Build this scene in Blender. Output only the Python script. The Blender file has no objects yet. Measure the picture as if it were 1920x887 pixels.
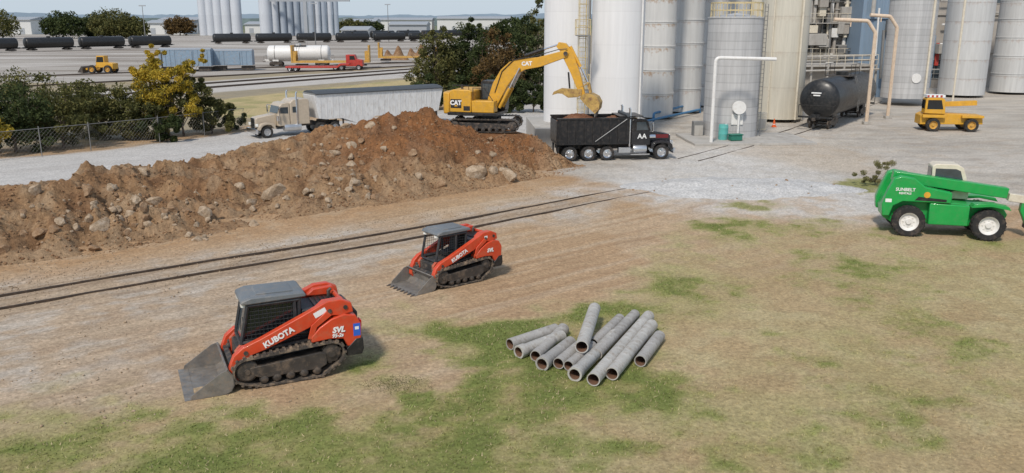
import bpy, bmesh, math, random
import numpy as np
from mathutils import Vector, Matrix, noise
random.seed(7); rng=np.random.default_rng(7)
SC=bpy.context.scene; COL=SC.collection
R=math.radians
F=1600.0; TH=math.atan(405.5/1600.0); CT=math.cos(TH); ST=math.sin(TH); H=9.0
def P(px,py,t):
    dx=(px-960)/F; dy=(443.5-py)/F
    return Vector((dx*t, t*(CT+dy*ST), H+t*(-ST+dy*CT)))
def G(px,py,z=0.0):
    dy=(443.5-py)/F
    return P(px,py,(H-z)/(ST-dy*CT))
def at(px,t,z=0.0):
    return Vector(((px-960)/F*t,(t-(H-z)*ST)/CT,z))
# ------------------------------------------------------------------ materials
def nd(nt,typ,**kw):
    n=nt.nodes.new(typ)
    for k,v in kw.items(): setattr(n,k,v)
    return n
def mat(name,col,rough=.6,metal=0.,var=.15,scale=2.5,dirt=None,damt=.35,bump=0.,bscale=25.,stretch=(1,1,1),coat=0.,spec=.5):
    m=bpy.data.materials.new(name); m.use_nodes=True; nt=m.node_tree; L=nt.links
    b=nt.nodes['Principled BSDF']; b.inputs['Roughness'].default_value=rough; b.inputs['Metallic'].default_value=metal
    b.inputs['Coat Weight'].default_value=coat; b.inputs['Specular IOR Level'].default_value=spec
    tc=nd(nt,'ShaderNodeTexCoord'); mp=nd(nt,'ShaderNodeMapping'); mp.inputs['Scale'].default_value=stretch
    L.new(tc.outputs['Object'],mp.inputs['Vector'])
    n=nd(nt,'ShaderNodeTexNoise'); n.inputs['Scale'].default_value=scale; n.inputs['Detail'].default_value=6; n.inputs['Roughness'].default_value=.65
    L.new(mp.outputs[0],n.inputs['Vector'])
    mr=nd(nt,'ShaderNodeMapRange'); mr.inputs[1].default_value=.3; mr.inputs[2].default_value=.7; mr.inputs[3].default_value=1-var; mr.inputs[4].default_value=1+var
    L.new(n.outputs['Fac'],mr.inputs[0])
    mx=nd(nt,'ShaderNodeMix',data_type='RGBA',blend_type='MULTIPLY'); mx.inputs[0].default_value=1
    mx.inputs[6].default_value=(*col,1); L.new(mr.outputs[0],mx.inputs[7]); out=mx.outputs[2]
    if dirt:
        n2=nd(nt,'ShaderNodeTexNoise'); n2.inputs['Scale'].default_value=scale*1.9; n2.inputs['Detail'].default_value=8; n2.inputs['Roughness'].default_value=.7
        L.new(mp.outputs[0],n2.inputs['Vector'])
        m2=nd(nt,'ShaderNodeMapRange'); m2.inputs[1].default_value=.48; m2.inputs[2].default_value=.68; m2.inputs[3].default_value=0; m2.inputs[4].default_value=damt*2
        m2.clamp=True; L.new(n2.outputs['Fac'],m2.inputs[0])
        m3=nd(nt,'ShaderNodeMix',data_type='RGBA'); L.new(m2.outputs[0],m3.inputs[0]); L.new(out,m3.inputs[6]); m3.inputs[7].default_value=(*dirt,1); out=m3.outputs[2]
        m4=nd(nt,'ShaderNodeMapRange'); m4.inputs[3].default_value=rough; m4.inputs[4].default_value=.9; L.new(m2.outputs[0],m4.inputs[0]); L.new(m4.outputs[0],b.inputs['Roughness'])
    L.new(out,b.inputs['Base Color'])
    if bump:
        n3=nd(nt,'ShaderNodeTexNoise'); n3.inputs['Scale'].default_value=bscale; n3.inputs['Detail'].default_value=5
        L.new(mp.outputs[0],n3.inputs['Vector']); bp=nd(nt,'ShaderNodeBump'); bp.inputs['Strength'].default_value=bump; bp.inputs['Distance'].default_value=.05
        L.new(n3.outputs['Fac'],bp.inputs['Height']); L.new(bp.outputs[0],b.inputs['Normal'])
    return m
def banded(name,col,course,line=.35,rust=0.,rough=.45,metal=0.,tone=.12,rustcol=(.28,.12,.04),streak=.12):
    m=bpy.data.materials.new(name); m.use_nodes=True; nt=m.node_tree; L=nt.links
    b=nt.nodes['Principled BSDF']; b.inputs['Roughness'].default_value=rough; b.inputs['Metallic'].default_value=metal
    tc=nd(nt,'ShaderNodeTexCoord'); sp=nd(nt,'ShaderNodeSeparateXYZ'); L.new(tc.outputs['Object'],sp.inputs[0])
    dv=nd(nt,'ShaderNodeMath',operation='DIVIDE'); dv.inputs[1].default_value=course; L.new(sp.outputs[2],dv.inputs[0])
    fr=nd(nt,'ShaderNodeMath',operation='FRACT'); L.new(dv.outputs[0],fr.inputs[0])
    fl=nd(nt,'ShaderNodeMath',operation='FLOOR'); L.new(dv.outputs[0],fl.inputs[0])
    wn=nd(nt,'ShaderNodeTexWhiteNoise',noise_dimensions='1D'); L.new(fl.outputs[0],wn.inputs['W'])
    tn=nd(nt,'ShaderNodeMapRange'); tn.inputs[3].default_value=1-tone; tn.inputs[4].default_value=1.; L.new(wn.outputs['Value'],tn.inputs[0])
    ln=nd(nt,'ShaderNodeMapRange'); ln.inputs[1].default_value=0; ln.inputs[2].default_value=.09/course; ln.inputs[3].default_value=1-line; ln.inputs[4].default_value=1; L.new(fr.outputs[0],ln.inputs[0])
    mp=nd(nt,'ShaderNodeMapping'); mp.inputs['Scale'].default_value=(1.6,1.6,.09); L.new(tc.outputs['Object'],mp.inputs['Vector'])
    n=nd(nt,'ShaderNodeTexNoise'); n.inputs['Scale'].default_value=2.2; n.inputs['Detail'].default_value=7; n.inputs['Roughness'].default_value=.7; L.new(mp.outputs[0],n.inputs['Vector'])
    st=nd(nt,'ShaderNodeMapRange'); st.inputs[1].default_value=.3; st.inputs[2].default_value=.7; st.inputs[3].default_value=1-streak*1.6; st.inputs[4].default_value=1+streak*.4; L.new(n.outputs['Fac'],st.inputs[0])
    a=nd(nt,'ShaderNodeMath',operation='MULTIPLY'); L.new(tn.outputs[0],a.inputs[0]); L.new(ln.outputs[0],a.inputs[1])
    a2=nd(nt,'ShaderNodeMath',operation='MULTIPLY'); L.new(a.outputs[0],a2.inputs[0]); L.new(st.outputs[0],a2.inputs[1])
    mx=nd(nt,'ShaderNodeMix',data_type='RGBA',blend_type='MULTIPLY'); mx.inputs[0].default_value=1; mx.inputs[6].default_value=(*col,1); L.new(a2.outputs[0],mx.inputs[7]); out=mx.outputs[2]
    if rust>0:
        n2=nd(nt,'ShaderNodeTexNoise'); n2.inputs['Scale'].default_value=2.6; n2.inputs['Detail'].default_value=9; n2.inputs['Roughness'].default_value=.75
        mp2=nd(nt,'ShaderNodeMapping'); mp2.inputs['Scale'].default_value=(1,1,.7); L.new(tc.outputs['Object'],mp2.inputs['Vector']); L.new(mp2.outputs[0],n2.inputs['Vector'])
        sm=nd(nt,'ShaderNodeMapRange'); sm.inputs[1].default_value=.72; sm.inputs[2].default_value=1.0; sm.inputs[3].default_value=0; sm.inputs[4].default_value=.2; L.new(fr.outputs[0],sm.inputs[0])
        sm2=nd(nt,'ShaderNodeMapRange'); sm2.inputs[1].default_value=0; sm2.inputs[2].default_value=.08; sm2.inputs[3].default_value=.24; sm2.inputs[4].default_value=0; L.new(fr.outputs[0],sm2.inputs[0])
        ad=nd(nt,'ShaderNodeMath',operation='ADD'); L.new(sm.outputs[0],ad.inputs[0]); L.new(n2.outputs['Fac'],ad.inputs[1])
        ad2=nd(nt,'ShaderNodeMath',operation='ADD'); L.new(ad.outputs[0],ad2.inputs[0]); L.new(sm2.outputs[0],ad2.inputs[1])
        rr=nd(nt,'ShaderNodeMapRange'); rr.inputs[1].default_value=.63; rr.inputs[2].default_value=.78; rr.inputs[3].default_value=0; rr.inputs[4].default_value=rust; L.new(ad2.outputs[0],rr.inputs[0])
        m3=nd(nt,'ShaderNodeMix',data_type='RGBA'); L.new(rr.outputs[0],m3.inputs[0]); L.new(out,m3.inputs[6]); m3.inputs[7].default_value=(*rustcol,1); out=m3.outputs[2]
    L.new(out,b.inputs['Base Color'])
    return m
M={}
M['kub']=mat('orange_red_paint',(.60,.06,.018),.4,var=.12,dirt=(.36,.16,.08),damt=.2,coat=.1)
M['kubd']=mat('orange_red_dusty',(.52,.065,.025),.5,var=.15,dirt=(.36,.2,.12),damt=.35)
M['blk']=mat('black_paint',(.018,.018,.019),.4,var=.3,dirt=(.12,.10,.08),damt=.2)
M['blkdust']=mat('black_dusty',(.03,.029,.028),.7,var=.3,dirt=(.20,.15,.11),damt=.4)
M['char']=mat('charcoal_plastic',(.028,.030,.033),.55,var=.15,dirt=(.13,.11,.095),damt=.18)
M['roof']=mat('grey_roof_paint',(.15,.165,.175),.5,var=.12,dirt=(.28,.25,.22),damt=.3)
M['rub']=mat('track_rubber',(.065,.055,.046),.85,var=.3,dirt=(.29,.215,.145),damt=.6)
M['tyre']=mat('tyre_rubber',(.02,.02,.02),.85,var=.2,dirt=(.13,.1,.08),damt=.3)
M['steel']=mat('worn_steel',(.22,.205,.185),.5,metal=.35,var=.3,scale=4,dirt=(.30,.24,.18),damt=.4)
M['dsteel']=mat('dark_steel',(.07,.062,.055),.55,metal=.4,var=.3,dirt=(.23,.17,.12),damt=.4)
M['chrome']=mat('chrome',(.75,.76,.78),.18,metal=1,var=.08)
M['alu']=mat('polished_aluminium',(.6,.61,.62),.3,metal=.8,var=.1)
M['glass']=mat('dark_glass',(.012,.015,.017),.08,var=.1,spec=.8)
M['glassb']=mat('cab_glass_reflecting',(.05,.065,.075),.06,var=.25,spec=.9)
M['wht']=mat('white_marking',(.8,.8,.78),.5,var=.04)
M['blue']=mat('blue_sticker',(.03,.12,.55),.4,var=.05)
M['yel']=mat('machine_yellow',(.66,.35,.03),.42,var=.12,dirt=(.42,.27,.10),damt=.25,coat=.08)
M['yelw']=mat('worn_cream_yellow',(.62,.50,.26),.55,var=.2,dirt=(.35,.28,.18),damt=.4)
M['yelf']=mat('rail_yellow',(.58,.33,.06),.55,var=.2,dirt=(.25,.17,.1),damt=.4)
M['gold']=mat('bucket_dirty_yellow_steel',(.46,.30,.09),.55,var=.35,metal=.15,dirt=(.24,.13,.07),damt=.55)
M['truck']=mat('gloss_black_paint',(.011,.011,.013),.18,var=.2,coat=.6,dirt=(.09,.07,.06),damt=.12)
M['maroon']=mat('dark_red_stripe_and_reflection',(.16,.012,.014),.25,var=.15,coat=.4)  # red stripe colour that also stands in for a reddish reflection
M['bed']=mat('black_dump_bed',(.012,.012,.013),.35,var=.3,dirt=(.10,.078,.06),damt=.2)
M['armg']=mat('grey_painted_arm',(.34,.34,.33),.5,var=.2)
M['beige']=mat('beige_cab_paint',(.50,.42,.32),.35,var=.08,dirt=(.33,.27,.2),damt=.2,coat=.2)
M['trail']=mat('trailer_silver_white',(.66,.66,.65),.4,var=.1,dirt=(.42,.38,.33),damt=.3,stretch=(1,1,.4))
M['tarp']=mat('dark_grey_tarp',(.07,.08,.09),.7,var=.15,bump=.2,bscale=6)
M['green']=mat('rental_green_paint',(.010,.33,.065),.35,var=.08,dirt=(.12,.25,.1),damt=.12,coat=.2)
M['cream']=mat('cream_paint',(.66,.60,.48),.55,var=.1,dirt=(.4,.3,.2),damt=.15)
M['creamor']=mat('weathered_cream_pipe',(.70,.56,.42),.5,var=.12,dirt=(.52,.32,.2),damt=.25)
M['conc']=mat('concrete',(.42,.40,.365),.85,var=.18,scale=.6,dirt=(.26,.235,.2),damt=.35,bump=.2,bscale=8,stretch=(1,1,.35))
M['concd']=mat('stained_concrete_wall',(.37,.34,.30),.85,var=.28,scale=.35,dirt=(.2,.175,.15),damt=.4,stretch=(1,1,.3))
M['pipe']=mat('grey_pipe',(.37,.355,.33),.75,var=.2,scale=3,dirt=(.22,.19,.16),damt=.4,bump=.15,bscale=30)
M['pipe2']=mat('light_grey_pipe',(.45,.435,.40),.75,var=.18,scale=3,dirt=(.28,.23,.18),damt=.4,bump=.15,bscale=30)
M['pipein']=mat('pipe_inside_clay',(.17,.09,.055),.9,var=.2)
M['wpipe']=mat('white_pipe_paint',(.74,.73,.70),.45,var=.06,dirt=(.45,.35,.25),damt=.12)
M['bpipe']=mat('blue_pipe_paint',(.05,.20,.38),.5,var=.12,dirt=(.2,.2,.2),damt=.2)
M['bluem']=mat('blue_grey_cladding',(.20,.28,.37),.55,var=.1,stretch=(4,4,.2),dirt=(.27,.29,.3),damt=.25)
M['silw']=banded('white_silo_paint',(.78,.775,.765),2.4,line=.07,rust=.0,tone=.03,streak=.05)
M['silr']=banded('rusty_ring_silo_paint',(.66,.65,.62),2.15,line=.25,rust=.75,tone=.06,streak=.10,rustcol=(.34,.19,.08))
M['silr2']=banded('grey_ring_silo_paint',(.60,.60,.585),2.2,line=.3,rust=.3,tone=.08,streak=.12)
M['corr']=banded('corrugated_tank_steel',(.56,.555,.545),.62,line=.28,tone=.12,metal=.1,streak=.16)
M['crsilo']=banded('cream_silo_paint',(.63,.59,.49),3.1,line=.15,rust=.15,tone=.05,streak=.12)
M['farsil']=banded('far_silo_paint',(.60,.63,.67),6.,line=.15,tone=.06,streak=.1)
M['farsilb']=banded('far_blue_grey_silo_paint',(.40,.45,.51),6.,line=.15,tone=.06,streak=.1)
M['tank']=mat('black_tank_paint',(.016,.017,.018),.35,var=.3,dirt=(.09,.08,.07),damt=.2)
M['rail']=mat('rail_steel',(.075,.055,.042),.6,metal=.3,var=.35,dirt=(.15,.10,.065),damt=.4)
M['bark']=mat('bark',(.15,.115,.085),.9,var=.3,bump=.4)
M['teal']=mat('teal_plastic',(.10,.42,.38),.5,var=.1,dirt=(.3,.3,.28),damt=.2)
M['dkgreen']=mat('dark_green_plastic',(.02,.16,.11),.5,var=.1)
M['cone']=mat('cone_orange',(.75,.12,.02),.5,var=.1)
M['red']=mat('red_paint',(.45,.035,.025),.45,var=.15,dirt=(.25,.13,.09),damt=.25)
M['boxblue']=mat('faded_blue_steel',(.22,.31,.40),.55,var=.15,dirt=(.3,.24,.2),damt=.3)
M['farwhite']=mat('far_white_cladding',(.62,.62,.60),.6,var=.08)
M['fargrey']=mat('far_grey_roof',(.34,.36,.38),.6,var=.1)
M['wire']=mat('galvanised_wire',(.24,.235,.225),.5,metal=.4,var=.1)
M['lamp']=mat('lamp_lens',(.8,.8,.75),.15,var=.03)
M['redlens']=mat('red_lens',(.5,.01,.01),.2,var=.05)
M['seat']=mat('black_seat_vinyl',(.02,.02,.02),.6,var=.1)
def soil(name,a,b,c,scale=.6,bump=.7,use_attr=False):
    m=bpy.data.materials.new(name); m.use_nodes=True; nt=m.node_tree; L=nt.links; bs=nt.nodes['Principled BSDF']; bs.inputs['Roughness'].default_value=.95; bs.inputs['Specular IOR Level'].default_value=.12
    tc=nd(nt,'ShaderNodeTexCoord')
    n=nd(nt,'ShaderNodeTexNoise'); n.inputs['Scale'].default_value=scale; n.inputs['Detail'].default_value=9; n.inputs['Roughness'].default_value=.68; L.new(tc.outputs['Object'],n.inputs['Vector'])
    cr=nd(nt,'ShaderNodeValToRGB'); cr.color_ramp.elements[0].position=.32; cr.color_ramp.elements[0].color=(*a,1); cr.color_ramp.elements[1].position=.68; cr.color_ramp.elements[1].color=(*c,1)
    e=cr.color_ramp.elements.new(.5); e.color=(*b,1); L.new(n.outputs['Fac'],cr.inputs[0])
    n2=nd(nt,'ShaderNodeTexNoise'); n2.inputs['Scale'].default_value=9; n2.inputs['Detail'].default_value=8; n2.inputs['Roughness'].default_value=.75; L.new(tc.outputs['Object'],n2.inputs['Vector'])
    mr=nd(nt,'ShaderNodeMapRange'); mr.inputs[1].default_value=.3; mr.inputs[2].default_value=.7; mr.inputs[3].default_value=.58; mr.inputs[4].default_value=1.42; L.new(n2.outputs['Fac'],mr.inputs[0])
    mx=nd(nt,'ShaderNodeMix',data_type='RGBA',blend_type='MULTIPLY'); mx.inputs[0].default_value=1
    if use_attr:
        at_=nd(nt,'ShaderNodeAttribute',attribute_name='Col'); L.new(at_.outputs['Color'],mx.inputs[6])
    else: L.new(cr.outputs[0],mx.inputs[6])
    L.new(mr.outputs[0],mx.inputs[7]); L.new(mx.outputs[2],bs.inputs['Base Color'])
    bp=nd(nt,'ShaderNodeBump'); bp.inputs['Strength'].default_value=bump; bp.inputs['Distance'].default_value=.14; L.new(n2.outputs['Fac'],bp.inputs['Height']); L.new(bp.outputs[0],bs.inputs['Normal'])
    return m
M['gravelpile']=soil('pale_gravel',(.43,.42,.40),(.51,.50,.48),(.56,.55,.53),.9,.35)
M['load']=soil('red_brown_soil',(.12,.055,.03),(.20,.09,.05),(.28,.15,.09),1.2,.7)
M['rock']=soil('limestone_rock',(.28,.20,.13),(.42,.32,.22),(.52,.43,.33),1.6,.5)
M['rock2']=soil('brown_rock',(.24,.145,.08),(.33,.215,.13),(.42,.30,.19),1.6,.5)
M['clod']=soil('brown_clods',(.16,.085,.045),(.26,.155,.085),(.38,.26,.16),1.6,.5)
def leafmat(name,a,b,c):
    m=bpy.data.materials.new(name); m.use_nodes=True; nt=m.node_tree; L=nt.links; bs=nt.nodes['Principled BSDF']; bs.inputs['Roughness'].default_value=.7; bs.inputs['Specular IOR Level'].default_value=.2
    tc=nd(nt,'ShaderNodeTexCoord'); n=nd(nt,'ShaderNodeTexNoise'); n.inputs['Scale'].default_value=.7; n.inputs['Detail'].default_value=3; L.new(tc.outputs['Object'],n.inputs['Vector'])
    g=nd(nt,'ShaderNodeNewGeometry'); ad=nd(nt,'ShaderNodeMath',operation='MULTIPLY_ADD'); L.new(g.outputs['Random Per Island'],ad.inputs[0]); ad.inputs[1].default_value=.35; L.new(n.outputs['Fac'],ad.inputs[2])
    cr=nd(nt,'ShaderNodeValToRGB'); cr.color_ramp.elements[0].position=.45; cr.color_ramp.elements[0].color=(*a,1); cr.color_ramp.elements[1].position=.9; cr.color_ramp.elements[1].color=(*c,1)
    e=cr.color_ramp.elements.new(.66); e.color=(*b,1); L.new(ad.outputs[0],cr.inputs[0]); L.new(cr.outputs[0],bs.inputs['Base Color'])
    tr=nd(nt,'ShaderNodeBsdfTranslucent'); L.new(cr.outputs[0],tr.inputs[0]); ms=nd(nt,'ShaderNodeMixShader'); ms.inputs[0].default_value=.3
    L.new(bs.outputs[0],ms.inputs[1]); L.new(tr.outputs[0],ms.inputs[2]); L.new(ms.outputs[0],nt.nodes['Material Output'].inputs[0])
    return m
M['lfg']=leafmat('dark_green_leaves',(.025,.036,.014),(.05,.07,.023),(.10,.12,.04))
M['lfy']=leafmat('yellow_green_leaves',(.20,.17,.03),(.42,.32,.04),(.62,.42,.05))
M['lfb']=leafmat('russet_leaves',(.055,.04,.018),(.12,.075,.03),(.22,.14,.05))
M['lfo']=leafmat('olive_leaves',(.06,.065,.024),(.11,.115,.038),(.20,.18,.06))
M['lft']=leafmat('light_green_tan_leaves',(.14,.14,.06),(.24,.23,.10),(.36,.31,.16))
# ------------------------------------------------------------------ mesh builder
class MB:
    def __init__(s): s.v=[]; s.f=[]
    def add(s,v,f):
        o=len(s.v); s.v+= [tuple(x) for x in v]; s.f+=[tuple(i+o for i in q) for q in f]; return s
    def box(s,x0,x1,y0,y1,z0,z1,rot=None,piv=None):
        v=[Vector((x,y,z)) for x in (x0,x1) for y in (y0,y1) for z in (z0,z1)]
        if rot is not None:
            c=piv if piv is not None else sum(v,Vector())/8
            v=[rot@(p-c)+c for p in v]
        return s.add(v,[(0,1,3,2),(4,6,7,5),(0,4,5,1),(2,3,7,6),(0,2,6,4),(1,5,7,3)])
    def prism(s,pts,a,b,ax='y'):
        n=len(pts); v=[]
        for w in (a,b):
            for p in pts:
                v.append((p[0],w,p[1]) if ax=='y' else ((p[0],p[1],w) if ax=='z' else (w,p[0],p[1])))
        return s.add(v,[tuple(range(n)),tuple(range(2*n-1,n-1,-1))]+[(i,(i+1)%n,n+(i+1)%n,n+i) for i in range(n)])
    def plate(s,pts,th,a,b,ax='y'):
        off=[]
        for i,p in enumerate(pts):
            q0=pts[max(i-1,0)]; q1=pts[min(i+1,len(pts)-1)]
            d=Vector((q1[0]-q0[0],q1[1]-q0[1])).normalized(); off.append((p[0]-d.y*th,p[1]+d.x*th))
        n=len(pts)
        for i in range(n-1): s.prism([pts[i],pts[i+1],off[i+1],off[i]],a,b,ax)
        return s
    def tube(s,pts,r,n=8,cap=True,r1=None):
        pts=[Vector(p) for p in pts]; v=[]; f=[]; m=len(pts); u0=None
        for i,p in enumerate(pts):
            d=(pts[min(i+1,m-1)]-pts[max(i-1,0)]).normalized()
            if u0 is None:
                u=d.cross(Vector((0,0,1)));
                if u.length<.1: u=d.cross(Vector((0,1,0)))
            else: u=u0-d*u0.dot(d)
            u.normalize(); u0=u; w=d.cross(u)
            rr=r if r1 is None else r+(r1-r)*i/(m-1)
            if 0<i<m-1:
                c=(pts[i]-pts[i-1]).normalized().dot((pts[i+1]-pts[i]).normalized()); rr=rr/max(.7,math.sqrt(max(0.01,(1+c)/2)))
            v+=[p+(u*math.cos(2*math.pi*k/n)+w*math.sin(2*math.pi*k/n))*rr for k in range(n)]
        for i in range(m-1):
            for k in range(n): f.append((i*n+k,i*n+(k+1)%n,(i+1)*n+(k+1)%n,(i+1)*n+k))
        if cap: f+=[tuple(range(n-1,-1,-1)),tuple(range((m-1)*n,m*n))]
        return s.add(v,f)
    def lathe(s,prof,c=(0,0,0),ax='z',n=32,closed=False):
        v=[]; f=[]; m=len(prof)
        for r,h in prof:
            for k in range(n):
                a=2*math.pi*k/n; x,y=r*math.cos(a),r*math.sin(a)
                if ax=='z': q=(x,y,h)
                elif ax=='y': q=(x,h,y)
                else: q=(h,x,y)
                v.append((q[0]+c[0],q[1]+c[1],q[2]+c[2]))
        for i in range(m if closed else m-1):
            j=(i+1)%m
            for k in range(n): f.append((i*n+k,i*n+(k+1)%n,j*n+(k+1)%n,j*n+k))
        return s.add(v,f)
    def build(s,name,m,parent=None,bevel=0,xf=None,smooth=True,ang=35,loc=None):
        me=bpy.data.meshes.new(name); vv=s.v if xf is None else [tuple(xf@Vector(p)) for p in s.v]
        me.from_pydata(vv,[],s.f)
        bm=bmesh.new(); bm.from_mesh(me)
        bmesh.ops.recalc_face_normals(bm,faces=bm.faces); bm.to_mesh(me); bm.free()
        if smooth:
            me.polygons.foreach_set('use_smooth',[True]*len(me.polygons)); me.set_sharp_from_angle(angle=R(ang))
        me.materials.append(M[m] if isinstance(m,str) else m)
        o=bpy.data.objects.new(name,me); COL.objects.link(o)
        if parent is not None: o.parent=parent
        if loc is not None: o.location=loc
        if bevel:
            b=o.modifiers.new('bevel','BEVEL'); b.width=bevel; b.segments=2; b.limit_method='ANGLE'; b.angle_limit=R(40)
        return o
def tag(o,label,cat,group=None,kind=None):
    if kind: o['kind']=kind
    if label: o['label']=label
    if cat: o['category']=cat
    if group: o['group']=group
    return o
def thing(name,label,cat,loc=(0,0,0),rz=0,sc=1,group=None):
    o=bpy.data.objects.new(name,None); COL.objects.link(o); o.location=loc; o.rotation_euler=(0,0,rz); o.scale=(sc,)*3; o.empty_display_size=.2
    return tag(o,label,cat,group)
def dup(o,parent=None):
    c=o.copy(); COL.objects.link(c); c.parent=parent
    for ch in list(o.children): dup(ch,c)
    return c
def text(body,size,org,xd,up,m,parent,name='lettering',off=.0,shear=0,xf=None):
    cu=bpy.data.curves.new('t','FONT'); cu.body=body; cu.size=size; cu.extrude=.006; cu.offset=off; cu.shear=shear; cu.align_x='CENTER'; cu.align_y='CENTER'; cu.resolution_u=3
    ob=bpy.data.objects.new('t',cu); COL.objects.link(ob); bpy.context.view_layer.update()
    me=bpy.data.meshes.new_from_object(ob.evaluated_get(bpy.context.evaluated_depsgraph_get()))
    bpy.data.objects.remove(ob)
    xd=Vector(xd).normalized(); up=Vector(up).normalized(); nn=xd.cross(up)
    mt=Matrix((xd,up,nn)).transposed().to_4x4(); mt.translation=Vector(org)
    if xf is not None: mt=xf@mt
    me.transform(mt); me.materials.clear(); me.materials.append(M[m]); me.name=name
    o=bpy.data.objects.new(name,me); COL.objects.link(o); o.parent=parent
    return o
def hullpath(circs,n):
    pts=[(cx+r*math.cos(a),cz+r*math.sin(a)) for cx,cz,r in circs for a in [2*math.pi*k/48 for k in range(48)]]
    pts=sorted(set(pts)); cr=lambda o,a,b:(a[0]-o[0])*(b[1]-o[1])-(a[1]-o[1])*(b[0]-o[0])
    lo=[];up=[]
    for p in pts:
        while len(lo)>1 and cr(lo[-2],lo[-1],p)<=0: lo.pop()
        lo.append(p)
    for p in reversed(pts):
        while len(up)>1 and cr(up[-2],up[-1],p)<=0: up.pop()
        up.append(p)
    h=lo[:-1]+up[:-1]; L=[0]
    for i in range(len(h)): L.append(L[-1]+math.dist(h[i],h[(i+1)%len(h)]))
    out=[]; j=0
    for k in range(n):
        d=L[-1]*k/n
        while L[j+1]<d: j+=1
        u=(d-L[j])/max(1e-9,L[j+1]-L[j]); a=h[j]; b=h[(j+1)%len(h)]; out.append((a[0]+(b[0]-a[0])*u,a[1]+(b[1]-a[1])*u))
    return out
def belt(circs,y0,y1,th,nl,lh,lw):
    p=hullpath(circs,nl*2); n=len(p); mb=MB(); v=[];f=[]; nr=[]
    for i in range(n):
        a=p[i-1];b=p[(i+1)%n]; d=Vector((b[0]-a[0],b[1]-a[1])).normalized(); nr.append((d.y,-d.x))
    for i in range(n):
        for y in (y0,y1):
            for w in (0,th): v.append((p[i][0]+nr[i][0]*w,y,p[i][1]+nr[i][1]*w))
    for i in range(n):
        a=i*4;b=((i+1)%n)*4
        f+=[(a,b,b+2,a+2),(a+1,a+3,b+3,b+1),(a,a+1,b+1,b),(a+2,b+2,b+3,a+3)]
    mb.add(v,f)
    for i in range(0,n,2):
        d=Vector((-nr[i][1],nr[i][0])); q=Vector(p[i]); m=Vector(nr[i])
        c=[q+m*(th-.004)-d*lw/2,q+m*(th-.004)+d*lw/2,q+m*(th+lh)+d*lw*.35,q+m*(th+lh)-d*lw*.35]
        mb.prism([(w.x,w.y) for w in c],y0+.01,y1-.01)
    return mb
def wheel(parent,x,y,z,r,w,rim='chrome',s=-1,xf=None):
    m=MB().lathe([(0,s*w*.34),(r*.16,s*w*.34),(r*.2,s*w*.14),(r*.46,s*w*.10),(r*.58,s*w*.44),(r*.62,s*w*.46),(r*.62,-s*w*.45),(r*.2,-s*w*.3),(0,-s*w*.3)],(x,y,z),'y',24)
    for k in range(8):
        a=2*math.pi*k/8; cx,cz=x+math.cos(a)*r*.33,z+math.sin(a)*r*.33
        m.tube([(cx,y+s*w*.08,cz),(cx,y+s*w*.19,cz)],r*.045,6)
    wo=m.build('wheel',rim,parent,xf=xf)
    t=MB().lathe([(r*.6,-w*.47),(r*.72,-w*.5),(r*.93,-w*.48),(r,-w*.36),(r*.985,-w*.34),(r*.985,-w*.04),(r*.97,-w*.03),(r*.97,w*.03),(r*.985,w*.04),(r*.985,w*.34),(r,w*.36),(r*.93,w*.48),(r*.72,w*.5),(r*.6,w*.47)],(x,y,z),'y',28,closed=True)
    for k in range(26):
        a=2*math.pi*k/26
        for sy in (-1,1):
            c=Vector((x+math.cos(a)*r*.985,y+sy*w*.3,z+math.sin(a)*r*.985)); rt=Matrix.Rotation(-a,3,'Y')
            t.box(c.x-.014*r*2,c.x+.014*r*2,c.y-w*.17,c.y+w*.17,c.z-.045*r,c.z+.045*r,rt)
    t.build('tyre','tyre',wo,xf=xf)
    return wo
# ------------------------------------------------------------------ ground
def _h(ix,iy,s):
    a=np.sin(ix*127.1+iy*311.7+s*74.7)*43758.5453; return a-np.floor(a)
def vn(x,y,s=0):
    ix=np.floor(x); iy=np.floor(y); fx=x-ix; fy=y-iy; fx=fx*fx*(3-2*fx); fy=fy*fy*(3-2*fy)
    a=_h(ix,iy,s);b=_h(ix+1,iy,s);c=_h(ix,iy+1,s);d=_h(ix+1,iy+1,s)
    return a+(b-a)*fx+(c-a)*fy+(a-b-c+d)*fx*fy
def fbm(x,y,o=4,s=0):
    t=0;a=.5;n=0
    for k in range(o): t=t+a*vn(x,y,s+k*13); n+=a; a*=.5; x,y=x*1.7+y*1.1+5.1,y*1.7-x*1.1+1.7
    return t/n
def sst(a,b,x):
    u=np.clip((x-a)/(b-a),0,1); return u*u*(3-2*u)
def sdf(pts,X,Y):
    w=[G(px,max(py,41)) for px,py in pts]; n=len(w); D=np.full(X.shape,1e9); ins=np.zeros(X.shape,bool)
    for i in range(n):
        a=w[i];b=w[(i+1)%n]; dx=b.x-a.x; dy=b.y-a.y
        u=np.clip(((X-a.x)*dx+(Y-a.y)*dy)/(dx*dx+dy*dy+1e-9),0,1)
        D=np.minimum(D,np.hypot(X-a.x-u*dx,Y-a.y-u*dy))
        c=((a.y>Y)!=(b.y>Y))&(X<(b.x-a.x)*(Y-a.y)/((b.y-a.y) if abs(b.y-a.y)>1e-9 else 1e-9)+a.x); ins^=c
    return np.where(ins,D,-D)
RC=[(-350,632),(-100,586),(171,539),(380,503),(600,468),(800,434),(1000,396),(1110,373),(1200,356)]
RCW=[G(*p) for p in RC]
rdir=(RCW[-1]-RCW[2]).normalized()
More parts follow.
